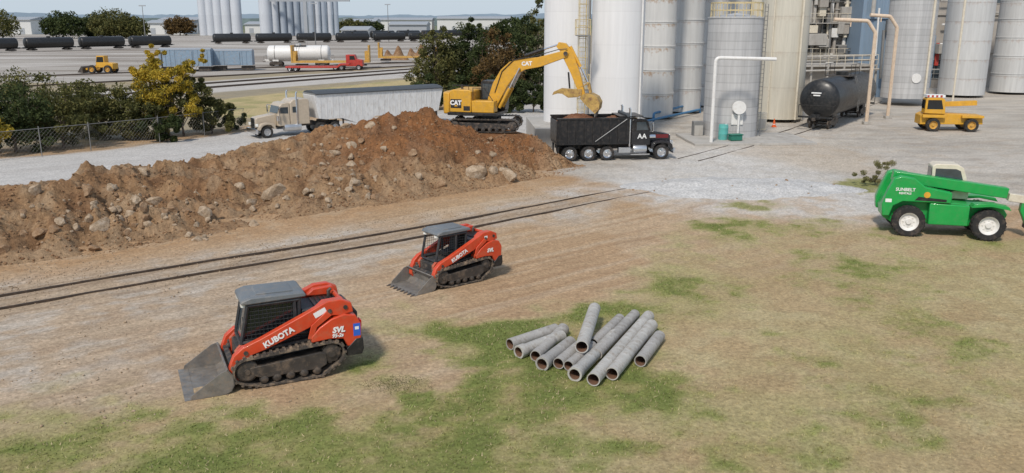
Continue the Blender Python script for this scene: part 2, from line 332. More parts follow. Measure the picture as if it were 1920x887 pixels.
def groundcols(X,Y):
    n1=fbm(X*.35,Y*.35,5,1); n2=fbm(X*1.3,Y*1.3,4,7); n3=fbm(X*.09,Y*.09,4,3); n4=fbm(X*4,Y*4,3,21)
    U=X*rdir.x+Y*rdir.y; V=-X*rdir.y+Y*rdir.x
    st=fbm(U*.09,V*1.6,4,11); st2=fbm(U*.15,V*4.5,3,17)
    C=np.zeros(X.shape+(3,)); 
    def lay(m,c):
        nonlocal C
        C=C*(1-m[...,None])+np.array(c)[None]*m[...,None]
    one=np.ones(X.shape)
    lay(one,(.40,.275,.165))
    lay(sst(.42,.62,n1)*.6,(.46,.345,.23)); lay(sst(.5,.68,st)*.5,(.48,.375,.265)); lay(sst(.52,.72,st2)*.4,(.30,.19,.11))
    def pm(pts,w,amp,ns=n2): return sst(-w,w,sdf(pts,X,Y)+(ns-.5)*amp)
    g=pm([(-500,700),(-300,590),(171,505),(600,440),(1000,378),(1190,342),(1230,372),(1000,425),(700,500),(640,530),(500,590),(330,735),(171,790),(-300,900)],1.3,4.5,n1)
    lay(g*(.3+.6*sst(.4,.6,n2)),(.45,.395,.33)); lay(g*sst(.5,.62,st)*.5,(.41,.31,.21)); lay(g*sst(.5,.6,st2)*.35,(.31,.225,.15))
    d=pm([(-500,560),(171,500),(500,440),(800,385),(1000,352),(1130,330),(1090,290),(800,300),(-500,350)],1.2,3.5,n1); lay(d*.8,(.38,.235,.125)); lay(d*sst(.5,.7,n2)*.5,(.44,.33,.22))
    tr=pm([(-350,668),(171,562),(600,482),(1000,402),(1150,368),(1150,362),(1000,388),(600,454),(171,518),(-350,600)],.35,1.2,n2); lay(tr*.45,(.33,.245,.165)); lay(tr*sst(.5,.62,st2)*.4,(.24,.17,.115))
    yd=pm([(880,165),(985,290),(1100,335),(1180,350),(1330,345),(1560,350),(1640,392),(1800,388),(2600,380),(2900,120),(1000,120)],1.2,3.,n1)
    lay(yd,(.46,.42,.36)); lay(yd*sst(.45,.62,n1)*.55,(.37,.335,.29)); lay(yd*sst(.5,.7,n3)*.5,(.52,.48,.425)); lay(yd*sst(.55,.7,n2)*.35,(.38,.30,.22)); lay(yd*sst(.55,.66,fbm(X*.2,Y*.9,4,41))*.35,(.28,.255,.225))
    wg=pm([(1100,352),(1260,292),(1400,276),(1550,312),(1690,388),(1580,410),(1350,396),(1180,380)],2.6,7,n1)
    lay(wg*(.35+.45*sst(.35,.6,n2)),(.55,.53,.495))
    tn=pm([(1480,250),(1640,300),(1640,330),(1520,320),(1380,290)],1.0,4,n1); lay(tn*.4,(.46,.37,.27))
    rd=pm([(-700,345),(171,285),(470,246),(830,206),(1000,186),(1100,190),(1060,245),(700,275),(171,335),(-700,420)],.5,.7,n2)
    lay(rd,(.49,.47,.44)); lay(rd*sst(.5,.65,st)*.3,(.39,.36,.33))
    fr=pm([(-3000,300),(-400,292),(171,270),(470,236),(780,190),(1100,160),(2000,130),(5000,41),(-6000,41)],1.,1.5,n2)
    lay(fr*(1-yd),(.29,.25,.18)); lay(fr*(1-yd)*sst(.45,.6,n1)*.6,(.36,.29,.175))
    dg=pm([(300,215),(380,190),(790,146),(860,150),(850,175),(470,222)],.8,2,n2); lay(dg,(.44,.355,.19)); lay(dg*sst(.5,.6,n1)*.7,(.28,.265,.12))
    pr=pm([(-300,205),(150,172),(420,150),(900,118),(900,135),(420,172),(150,200),(-300,240)],.8,1,n2); lay(pr,(.47,.44,.40))
    ry=pm([(-3000,160),(150,155),(900,118),(1000,110),(1000,60),(-3000,60)],2,3,n3); lay(ry,(.38,.35,.31)); lay(ry*sst(.48,.6,fbm(X*.02,Y*.12,4,5))*.7,(.49,.46,.42)); lay(ry*sst(.5,.6,fbm(X*.015,Y*.2,4,9))*.6,(.20,.165,.135))
    ff=sst(480,900,Y+0*X); lay(ff,(.16,.18,.11)); lay(ff*sst(.5,.6,fbm(X*.004,Y*.004,3,5)),(.10,.12,.07))
    gz_=sdf([(-700,960),(-200,850),(171,775),(330,748),(480,728),(620,690),(680,640),(850,596),(1000,568),(1150,540),(1240,500),(1330,440),(1400,420),(1560,430),(1760,460),(2600,450),(2600,1200),(-900,1200)],X,Y)
    gm=sst(-1.4,1.6,gz_+(n1-.5)*6.5+(n2-.5)*3)
    bare=np.zeros(X.shape)
    for px,py,rx,ry_,k in [(800,690,110,40,.95),(690,735,70,36,.75),(180,758,60,18,.7),(860,655,45,22,.6),(1600,450,150,40,.55),(1290,690,60,16,.6),(730,645,100,20,.8),(1750,900,150,60,.35),(1420,480,120,30,.65),(1500,560,120,26,.4),(1330,640,160,30,.35)]:
        a=G(px,py); b=G(px+rx,py); c=G(px,py-ry_); q=np.hypot((X-a.x)/abs(b.x-a.x),(Y-a.y)/abs(c.y-a.y)); bare=np.maximum(bare,k*sst(1.5,.3,q+(n2-.5)*1.5+(n4-.5)*.6))
    gn=np.zeros(X.shape)
    for px,py,rx,ry_,k in [(540,850,440,120,.9),(300,820,240,60,.85),(880,800,330,120,.9),(950,640,150,80,1.),(1000,725,300,70,.9),(1060,585,240,30,.65),(1250,545,220,28,.4),(1580,525,160,60,.5),(1480,430,160,24,.42),(1420,383,90,14,.85),(1330,418,70,14,.5),(1650,350,110,20,.95),(1180,540,90,14,.65),(1000,860,400,90,.65),(1700,790,200,80,.36),(1320,810,260,90,.32),(1500,690,200,70,.24),(-50,900,300,100,.8),(1760,640,160,80,.34),(700,690,70,14,.7)]:
        a=G(px,py); b=G(px+rx,py); c=G(px,py-ry_); q=np.hypot((X-a.x)/abs(b.x-a.x),(Y-a.y)/abs(c.y-a.y)); gn=np.maximum(gn,k*sst(1.7,.1,q))
    gm=np.maximum(gm*(1-bare),sst(.5,.9,gn+(n2-.5)*1.0)*.6*(Y<60)*(Y>27))
    green=np.clip(gn*1.0+(n1-.5)*1.3+(n2-.5)*1.2+(n4-.5)*.6-.10,0,1)*gm
    lay(gm*.92,(.38,.305,.165)); lay(gm*sst(.42,.65,n2)*.6,(.45,.375,.22)); lay(gm*sst(.5,.7,fbm(X*.6,Y*.6,4,31))*.5,(.34,.235,.13)); lay(gm*sst(.45,.62,n1)*.3,(.32,.30,.13))
    lay(sst(.1,.75,green)*.85,(.195,.21,.062)); lay(sst(.5,1.,green)*.65,(.115,.155,.04))
    C*=(.84+.32*n4)[...,None]
    return C,gm,green
def axis(lim,fine,step,gr):
    a=[0.]
    while a[-1]<lim: a.append(a[-1]+(step if a[-1]<fine else max(step,(a[-1]-fine)*gr+step)))
    return a
xa=axis(5000,22,.17,.05); xs=np.array([-v for v in xa[:0:-1]]+xa)
ya=[2.]
while ya[-1]<14: ya.append(ya[-1]+.8)
while ya[-1]<7000: ya.append(ya[-1]+max(.14,(ya[-1]-10)*.008))
ys=np.array(ya)
X,Y=np.meshgrid(xs,ys); nx,ny=len(xs),len(ys)
def gz(X,Y):
    U=X*rdir.x+Y*rdir.y; V=-X*rdir.y+Y*rdir.x
    return ((fbm(X*.5,Y*.5,3,50)-.5)*.09+(fbm(U*.15,V*4.5,3,17)-.5)*.03)*(Y<75)*(Y>3)
Z=gz(X,Y)
C,GM,GR=groundcols(X,Y)
def meshnp(name,V,Fq,m,colattr=None,smooth=True):
    me=bpy.data.meshes.new(name); k=Fq.shape[1]
    me.vertices.add(len(V)); me.vertices.foreach_set('co',V.astype(np.float32).ravel())
    me.loops.add(Fq.size); me.loops.foreach_set('vertex_index',Fq.astype(np.int32).ravel())
    me.polygons.add(len(Fq)); me.polygons.foreach_set('loop_start',np.arange(0,Fq.size,k,dtype=np.int32)); me.polygons.foreach_set('loop_total',np.full(len(Fq),k,dtype=np.int32))
    me.update(calc_edges=True); me.validate()
    if smooth: me.polygons.foreach_set('use_smooth',np.ones(len(me.polygons),dtype=bool))
    if colattr is not None:
        at_=me.attributes.new('Col','FLOAT_COLOR','POINT'); c4=np.ones((len(V),4),np.float32); c4[:,:3]=colattr; at_.data.foreach_set('color',c4.ravel())
    me.materials.append(M[m] if isinstance(m,str) else m); o=bpy.data.objects.new(name,me); COL.objects.link(o); return o
def gridf(nx,ny):
    i=np.arange(nx-1)[None]+np.arange(ny-1)[:,None]*nx; i=i.ravel(); return np.stack([i,i+1,i+nx+1,i+nx],1)
def groundmat():
    m=bpy.data.materials.new('ground_mixed'); m.use_nodes=True; nt=m.node_tree; L=nt.links; bs=nt.nodes['Principled BSDF']; bs.inputs['Roughness'].default_value=.95; bs.inputs['Specular IOR Level'].default_value=.05
    tc=nd(nt,'ShaderNodeTexCoord'); a=nd(nt,'ShaderNodeAttribute',attribute_name='Col')
    n=nd(nt,'ShaderNodeTexNoise'); n.inputs['Scale'].default_value=7; n.inputs['Detail'].default_value=8; n.inputs['Roughness'].default_value=.8; L.new(tc.outputs['Object'],n.inputs['Vector'])
    mr=nd(nt,'ShaderNodeMapRange'); mr.inputs[1].default_value=.32; mr.inputs[2].default_value=.68; mr.inputs[3].default_value=.66; mr.inputs[4].default_value=1.36; L.new(n.outputs['Fac'],mr.inputs[0])
    vo=nd(nt,'ShaderNodeTexVoronoi'); vo.inputs['Scale'].default_value=16; L.new(tc.outputs['Object'],vo.inputs['Vector'])
    sp=nd(nt,'ShaderNodeSeparateColor'); L.new(vo.outputs['Color'],sp.inputs[0])
    m2=nd(nt,'ShaderNodeMapRange'); m2.inputs[1].default_value=.0; m2.inputs[2].default_value=1; m2.inputs[3].default_value=.87; m2.inputs[4].default_value=1.13; L.new(sp.outputs[0],m2.inputs[0])
    mm=nd(nt,'ShaderNodeMath',operation='MULTIPLY'); L.new(mr.outputs[0],mm.inputs[0]); L.new(m2.outputs[0],mm.inputs[1])
    mx=nd(nt,'ShaderNodeMix',data_type='RGBA',blend_type='MULTIPLY'); mx.inputs[0].default_value=1; L.new(a.outputs['Color'],mx.inputs[6]); L.new(mm.outputs[0],mx.inputs[7]); L.new(mx.outputs[2],bs.inputs['Base Color'])
    bp=nd(nt,'ShaderNodeBump'); bp.inputs['Strength'].default_value=.45; bp.inputs['Distance'].default_value=.06; L.new(n.outputs['Fac'],bp.inputs['Height']); L.new(bp.outputs[0],bs.inputs['Normal'])
    return m
gr=meshnp('ground',np.stack([X.ravel(),Y.ravel(),Z.ravel()],1),gridf(nx,ny),groundmat(),C.reshape(-1,3)); gr['kind']='structure'
def blades(N,x0,x1,y0,y1,name,hmin,hmax):
    bx=rng.uniform(x0,x1,N); by=y0+(y1-y0)*rng.uniform(0,1,N)**1.25
    c,gm,g=groundcols(bx,by); keep=(rng.uniform(0,1,N)<gm*(.35+.65*g)); bx,by,c,g=bx[keep],by[keep],c[keep],g[keep]; n=len(bx)
    h=rng.uniform(hmin,hmax,n)*(.6+.7*g); a=rng.uniform(0,math.tau,n); w=rng.uniform(.010,.022,n)
    z=gz(bx,by); le=rng.normal(0,.8,(n,2))*h[:,None]
    V=np.zeros((n,3,3)); V[:,0]=np.stack([bx-np.cos(a)*w,by-np.sin(a)*w,z-.01],1); V[:,1]=np.stack([bx+np.cos(a)*w,by+np.sin(a)*w,z-.01],1); V[:,2]=np.stack([bx+le[:,0],by+le[:,1],z+h],1)
    cc=c*rng.uniform(.85,1.45,(n,1)); dry=rng.uniform(0,1,n)<.25; cc[dry]=np.array([.42,.35,.2])*rng.uniform(.7,1.15,(dry.sum(),1))
    cc=np.repeat(cc,3,0)
    m=bpy.data.materials.new('grass_blades'); m.use_nodes=True; nt=m.node_tree; b=nt.nodes['Principled BSDF']; b.inputs['Roughness'].default_value=.8; b.inputs['Specular IOR Level'].default_value=.05
    at_=nd(nt,'ShaderNodeAttribute',attribute_name='Col'); nt.links.new(at_.outputs['Color'],b.inputs['Base Color'])
    o=meshnp(name,V.reshape(-1,3),np.arange(n*3).reshape(-1,3),m,cc,smooth=False); o['kind']='stuff'; return o
gb=blades(260000,-17,24,13,46,'grass',.02,.06); tag(gb,'short patchy green and straw coloured grass across the foreground','grass')
def leafcloud(n,centres,rad,size,flat=.8):
    k=len(centres); ci=rng.integers(0,k,n); c=np.array(centres)[ci]; rr=np.array(rad)[ci] if np.ndim(rad) else rad
    d=rng.normal(0,1,(n,3)); d/=np.linalg.norm(d,axis=1)[:,None]; u=rng.uniform(0,1,n)**.45
    p=c+d*(u*rr)[:,None]*np.array([1,1,flat])
    a=rng.normal(0,1,(n,3)); a/=np.linalg.norm(a,axis=1)[:,None]; b=rng.normal(0,1,(n,3)); b-=a*(a*b).sum(1)[:,None]; b/=np.linalg.norm(b,axis=1)[:,None]
    s=rng.uniform(.55,1.3,n)[:,None]*size
    V=np.stack([p-a*s,p+b*s*.5,p+a*s,p-b*s*.5],1).reshape(-1,3)
    return V,np.arange(n*4).reshape(-1,4)
def rockmesh(seed,sub=2,rough=.28,cuts=6):
    bm=bmesh.new(); bmesh.ops.create_icosphere(bm,subdivisions=sub,radius=1); rs=random.Random(seed)
    pl=[(Vector((rs.gauss(0,1),rs.gauss(0,1),rs.gauss(0,1))).normalized(),rs.uniform(.45,.8)) for _ in range(cuts)]
    of=Vector((rs.uniform(0,50),0,seed*3.1))
    for v in bm.verts:
        for nrm,d in pl:
            q=v.co.dot(nrm)
            if q>d: v.co-=nrm*(q-d)*.96
        v.co*=1+rough*(noise.noise(v.co*1.8+of))
        v.co+= v.co.normalized()*.05*noise.noise(v.co*5+of)
    me=bpy.data.meshes.new('rock'); bm.to_mesh(me); bm.free(); return me
stone_b=[]
for i in range(4):
    me=rockmesh(100+i,1,.2,4); V=np.array([v.co[:] for v in me.vertices]); Ff=np.array([p.vertices[:] for p in me.polygons]); stone_b.append((V,Ff)); bpy.data.meshes.remove(me)
def stones(name,pts,sizes,label,m):
    VV=[];FF=[];o=0
    for p,s in zip(pts,sizes):
        V,Ff=stone_b[random.randrange(4)]; a=random.uniform(0,6.28); c,sn=math.cos(a),math.sin(a)
        W=V*np.array([s,s*random.uniform(.6,1),s*random.uniform(.45,.8)]); W=np.stack([W[:,0]*c-W[:,1]*sn,W[:,0]*sn+W[:,1]*c,W[:,2]],1)+np.array(p); VV.append(W); FF.append(Ff+o); o+=len(V)
    ob=meshnp(name,np.concatenate(VV),np.concatenate(FF),m,smooth=False); tag(ob,label,'stones',kind='stuff'); return ob
ps=[];sz=[]
for _ in range(3000):
    u=random.uniform(0,1); px=-100+u*1200; py=560-u*200+random.gauss(0,1)*(30-14*u)-12
    if random.random()<.3: py=random.uniform(420,800); px=random.uniform(-150,560)
    g=G(px,py); s=random.uniform(.015,.04)*(1.5 if random.random()<.06 else 1); ps.append((g.x,g.y,.01)); sz.append(s)
stones('pebbles',ps,sz,'small pale pebbles and gravel strewn along the dirt strip by the track','rock')
# ------------------------------------------------------------------ mound
cols=[((-420,560),(-300,372),33),((-100,515),(-60,352),36),((171,478),(175,332),40),((330,455),(300,314),44),((470,425),(430,290),49),((600,402),(560,260),52),((700,388),(660,240),53),((800,374),(770,222),54),((880,360),(835,228),55),((960,346),(905,250),55.3),((1020,334),(965,256),55.6),((1070,322),(1012,270),55.5),((1100,312),(1062,300),54.5)]
NU,NV=640,140
def cubic(tab,u):
    i=min(max(int(u),0),len(tab)-2); f=u-i
    p0=tab[max(i-1,0)];p1=tab[i];p2=tab[i+1];p3=tab[min(i+2,len(tab)-1)]
    return .5*((2*p1)+(-p0+p2)*f+(2*p0-5*p1+4*p2-p3)*f*f+(-p0+3*p1-3*p2+p3)*f**3)
Nn=[np.array(G(*c[0])) for c in cols]; Rr=[np.array(P(c[1][0],c[1][1],c[2])) for c in cols]
plat=[1,1,1,1,1,1.5,2,2,4,6,6,5,1]
MV=np.zeros((NU,NV,3)); MC=np.zeros((NU,NV,3)); CV=np.zeros((NU,NV))
for i in range(NU):
    u=i/(NU-1)*(len(cols)-1); n=cubic(Nn,u); r=cubic(Rr,u); pl=np.interp(u,range(len(plat)),plat)
    zr=max(r[2],.05); d=r-n; d[2]=0; L=np.linalg.norm(d); d/=L
    for j in range(NV):
        v=j/(NV-1)
        if v<.6: w=v/.6; q=n+d*L*w; z=zr*(.72*w+.28*math.sin(w*math.pi/2))
        elif v<.8: w=(v-.6)/.2; q=n+d*(L+pl*w); z=zr
        else: w=(v-.8)/.2; q=n+d*(L+pl+zr*1.5*w); z=zr*(1-w)**1.1
        p=Vector((q[0],q[1],0)); edge=min(1,v/.12)*min(1,(1-v)/.06)*min(1,zr/1.0)
        platf=1.0
        exx=(q[0]+1.75)**2/16+(q[1]-58.8)**2/9
        if exx<1.6: platf=max(.08,min(1,(exx-.9)/.7))
        pw=p+Vector((noise.noise(p*.4),noise.noise(p*.4+Vector((9,9,9))),0))*1.2
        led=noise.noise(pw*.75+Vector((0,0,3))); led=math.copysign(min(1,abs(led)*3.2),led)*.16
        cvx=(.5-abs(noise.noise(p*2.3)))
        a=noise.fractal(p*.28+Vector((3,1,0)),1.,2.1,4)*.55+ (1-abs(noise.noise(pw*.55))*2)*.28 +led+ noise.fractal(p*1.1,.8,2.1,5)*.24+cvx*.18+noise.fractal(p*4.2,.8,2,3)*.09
        z+=edge*platf*(a-.24)
        CV[i,j]=led*3+cvx
        if platf<1: z=z*platf+(1.72)*(1-platf) if v>.5 else min(z,1.75)
        MV[i,j]=(q[0],q[1],max(z-.04,-.02) if edge>.01 else -.10)
mx_=MV[...,0];my_=MV[...,1];mz_=MV[...,2]
a1=fbm(mx_*.25,my_*.25,4,60); a2=fbm(mx_*1.2,my_*1.2,4,61); a3=fbm(mx_*5,my_*5,3,62)
MC[:]=(.32,.185,.095)
uu=np.linspace(0,1,NU)[:,None]*np.ones((1,NV)); vv=np.ones((NU,1))*np.linspace(0,1,NV)[None]
red=sst(.40,.55,uu+(a1-.5)*.15)*sst(.97,.85,uu)*sst(.12,.4,vv)
def lay2(m,c):
    global MC
    MC=MC*(1-m[...,None])+np.array(c)*m[...,None]
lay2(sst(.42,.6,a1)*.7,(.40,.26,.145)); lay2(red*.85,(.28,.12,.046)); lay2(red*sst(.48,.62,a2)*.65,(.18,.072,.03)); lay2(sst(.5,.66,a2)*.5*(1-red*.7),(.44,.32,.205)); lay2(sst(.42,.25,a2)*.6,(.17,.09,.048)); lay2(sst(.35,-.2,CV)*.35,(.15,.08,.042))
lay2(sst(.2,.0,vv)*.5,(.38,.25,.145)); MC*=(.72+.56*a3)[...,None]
i=(np.arange(NU-1)[:,None]*NV+np.arange(NV-1)[None]).ravel(); FQ=np.stack([i,i+NV,i+NV+1,i+1],1)
M['mound']=soil('mound_soil',(0,0,0),(0,0,0),(0,0,0),.6,1.0,use_attr=True)
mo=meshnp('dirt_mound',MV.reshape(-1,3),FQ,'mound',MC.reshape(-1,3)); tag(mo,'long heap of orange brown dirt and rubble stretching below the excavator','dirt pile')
def mpt(u,v): 
    a=MV[min(NU-1,max(0,int(u*(NU-1)))),min(NV-1,max(0,int(v*(NV-1))))]; return Vector(a)
PXM=np.zeros((NU,NV,2)); zc=my_*CT+(H-mz_)*ST; PXM[...,0]=960+F*mx_/zc; PXM[...,1]=443.5-F*(my_*ST-(H-mz_)*CT)/zc
def mfind(px,py):
    d=(PXM[:,:int(NV*.62),0]-px)**2+(PXM[:,:int(NV*.62),1]-py)**2; i=np.unravel_index(np.argmin(d),d.shape); return Vector(MV[i[0],i[1]])
rms=[rockmesh(k) for k in range(8)]
for k,m_ in enumerate(rms): m_.materials.append(M['rock'] if k%2 else M['rock2'])
def rock(p,s,label,group=None,rot=None,k=None):
    o=bpy.data.objects.new('rock',rms[random.randrange(8) if k is None else k]); COL.objects.link(o)
    o.location=p+Vector((0,0,s*.12)); o.scale=(s,s*random.uniform(.55,1),s*random.uniform(.5,.9)); o.rotation_euler=rot or (random.uniform(-.6,.6),random.uniform(-.6,.6),random.uniform(0,6.28))
    tag(o,label,'rock',group); return o
big=[((193,428),.55,'pale boulder at the leftmost foot of the dirt mound'),((268,322),.38,'small pale boulder on the left crest of the dirt mound'),((290,382),.42,'tan boulder midway up the left slope of the dirt mound'),((276,402),.40,'upright tan rock on the lower left slope of the dirt mound'),((225,415),.34,'grey rock right of the leftmost boulder'),((248,405),.34,'tall thin rock between the two lower left rocks'),((515,368),.72,'tilted flat brown slab on the middle of the dirt mound'),((447,350),.38,'tan boulder left of the tilted brown slab'),((893,332),.70,'large cream boulder at the foot of the mound below the excavator'),((953,330),.58,'rounded brown boulder right of the large cream boulder'),((925,322),.40,'angular tan rock between the two large boulders'),((695,240),.5,'pale slab of rock near the top of the mound'),((648,238),.38,'pale rock on the crest near the white trailer'),((630,290),.46,'pale block on the slope under the trailer'),((665,347),.36,'pale rock low on the mound centre'),((705,336),.34,'flat pale rock low on the mound centre, further right'),((478,425),.34,'tan rock at the mound foot in the centre left'),((385,400),.34,'tan rock low on the slope left of centre'),((660,310),.4,'angular pale rock in the middle of the centre rubble'),((640,320),.33,'lowest angular rock in the centre rubble patch')]
for (q,s,l) in big: rock(mfind(*q),s,l,k=[1,3,5,7][random.randrange(4)])
cl=[(random.uniform(-60,1040),random.random()) for _ in range(26)]
n_=0
while n_<270:
    px=random.uniform(-60,1060); 
    if random.random()<.5: c_=random.choice(cl); px=c_[0]+random.gauss(0,18)
    py=random.uniform(225,470)
    w=math.exp(-((px-640)/80)**2-((py-300)/50)**2)*1.3+.9*math.exp(-((px-290)/110)**2-((py-400)/32)**2)+.16+.5*math.exp(-((px-900)/90)**2-((py-335)/15)**2)
    if random.random()>w: continue
    top=np.interp(px,[-60,175,300,430,560,660,770,835,905,965,1060],[352,332,314,290,260,240,222,228,252,262,300]); bot=np.interp(px,[-60,171,330,470,600,700,800,880,960,1020,1100],[510,478,455,425,402,388,374,360,346,334,312])
    if not(top+6<py<bot+8): continue
    p=mfind(px,py) if py<bot-3 else G(px,py)
    s=.08+.27*random.random()**2.3
    rock(p,s,'broken tan rock lying loose in the soil of the dirt mound','loose rocks on the dirt mound'); n_+=1
ps=[];sz=[]
for _ in range(6500):
    u=random.random(); v=random.random()*.62; p=mpt(u,v); ps.append((p.x,p.y,p.z+.01)); sz.append(random.uniform(.02,.10))
stones('rubble',ps,sz,'small stones and clods mixed all over the dirt mound','clod')
# gravel pile
gc=G(1392,352); V=[]
for j in range(60):
    for i in range(130):
        x=(i/129*2-1)*7.2; y=(j/59*2-1)*3.5
        r=math.hypot(x/6.9,y/3.2)+ .14*noise.noise(Vector((x*.5,y*.5,4))); q=Vector((gc.x+x,gc.y+y,0))
        z=max(0,1-r)**.9*.58*(1-.25*x/6) + (noise.fractal(q*.7,1,2,4)*.12+noise.fractal(q*3,1,2,3)*.04)*min(1,max(0,(1-r)*3))
        V.append((gc.x+x,gc.y+y,z-.05 if r<1 else -.12))
i=(np.arange(59)[:,None]*130+np.arange(129)[None]).ravel(); 
gp=meshnp('gravel_pile',np.array(V),np.stack([i,i+1,i+131,i+130],1),'gravelpile'); tag(gp,'low spread heap of pale grey gravel on the yard edge','gravel pile')
for _ in range(26):
    a=random.uniform(0,6.28); r=random.uniform(.3,1.1); p=Vector((gc.x+math.cos(a)*6*r,gc.y+math.sin(a)*2.9*r,0)); z=max(0,1-r)*.5
    rock(p+Vector((0,0,z)),random.uniform(.05,.12),'small pale stone lying on or beside the gravel heap','stones at the gravel heap')
# ------------------------------------------------------------------ rails
def railtrack(pts,label,gauge=1.5,r=.075,group=None,zb=0,sink=0):
    t=thing('rail_track',label,'rail track',(0,0,0),group=group); W=[Vector(p) for p in pts]; fine=[]
    for i in range(len(W)-1):
        for k in range(8): fine.append(Vector(cubic([np.array(w) for w in W],i+k/8)))
    fine.append(W[-1]); n=len(fine)
    for s in (1,-1):
        mb=MB(); v=[];f=[]
        for i,p in enumerate(fine):
            d=(fine[min(i+1,n-1)]-fine[max(i-1,0)]); d.z=0; d.normalize(); nn=Vector((-d.y,d.x,0)); c=p+nn*s*gauge/2
            zz=zb-sink*max(0,(i/n-.72)/.28)
            if sink: zz+=.012*noise.noise(p*1.5+Vector((s*9,0,0)))
            for (o,z) in ((-r,0),(-r*.45,.03),(-r*.5,.12),(r*.5,.12),(r*.45,.03),(r,0)): v.append(tuple(c+nn*o+Vector((0,0,z+zz))))
        for i in range(n-1):
            for k in range(5): f.append((i*6+k,i*6+k+1,(i+1)*6+k+1,(i+1)*6+k))
        mb.add(v,f).build('rail','rail',t)
    return t
railtrack(RCW,'rusty sunken rail track crossing the dirt strip in front of the mound',1.5,r=.07,zb=-.045,sink=.07)
railtrack([G(1290,300),G(1340,287),G(1430,262),G(1500,243),G(1590,208),G(1640,190)],'flush rail track in the yard under the black tank car',1.5,r=.05,zb=-.085)
for k,(a,b) in enumerate([((-400,212),(800,128)),((-400,225),(820,132)),((-400,186),(830,121)),((-400,160),(840,115))]):
    railtrack([G(a[0]+(b[0]-a[0])*q/4,a[1]+(b[1]-a[1])*q/4) for q in range(5)],['second','nearest','third','farthest'][k]+' of the long parallel rail tracks beyond the trees',1.5,r=.12)
# ------------------------------------------------------------------ pipes
def vpipe(a,b,r,label,m='pipe',collar=0,group=None,z=0):
    r*=1.08; A=G(*a)+Vector((0,0,r+z)); B=G(*b)+Vector((0,0,r+z)); d=B-A; L=d.length
    t=thing('drain_pipe',label,'pipe',A,0,1,group); t.rotation_mode='QUATERNION'; t.rotation_quaternion=Vector((1,0,0)).rotation_difference(d)
    prof=[(r,0),(r,L),(r*.84,L),(r*.84,0)]
    if collar: prof=[(r*1.14,0),(r*1.14,.22),(r,.27),(r,L),(r*.84,L),(r*.84,0)] if collar==1 else [(r,0),(r,L-.27),(r*1.14,L-.22),(r*1.14,L),(r*.84,L),(r*.84,0)]
    MB().lathe(prof,ax='x',n=28,closed=True).build('pipe_wall',m,t)
    MB().lathe([(r*.835,.012),(r*.835,L-.012)],ax='x',n=24).build('pipe_lining','pipein',t)
    return t
pl=[((956,656),(1042,627),.155,'grey pipe at the upper left edge of the stack','pipe',0,0),
((972,671),(1054,640),.155,'collared grey pipe second from the left of the stack','pipe2',1,0),
((1004,678),(1056,627),.15,'grey pipe with a banded far end, third from the left','pipe',2,.0),
((1016,694),(1070,652),.16,'short dark ended pipe low in the left half of the stack','pipe',1,0),
((1047,692),(1094,652),.15,'short pipe left of the steep leaning pipe','pipe',0,0),
((1090,682),(1114,606),.17,'steep pipe lying across the top of the stack','pipe2',0,.30),
((1112,655),(1162,607),.15,'pipe behind and right of the steep pipe','pipe',0,.0),
((1077,714),(1152,638),.16,'wide mouthed pipe reaching lowest in the middle of the stack','pipe2',1,0),
((1118,676),(1190,600),.15,'pipe in the middle of the right half of the stack','pipe',0,.02),
((1112,724),(1216,603),.165,'longest light grey pipe on the right half of the stack','pipe2',0,.0),
((1147,713),(1222,620),.165,'long light grey pipe right of the longest one','pipe2',0,.0),
((1200,688),(1236,640),.155,'short separate pipe at the right end of the stack','pipe',0,0),
((1066,696),(1110,658),.14,'darker pipe tucked under the steep pipe','pipe',0,0)]
for a,b,r,l,m,c,z in pl: vpipe(a,b,r,l,m,c,'grey pipes stacked on the grass',z)
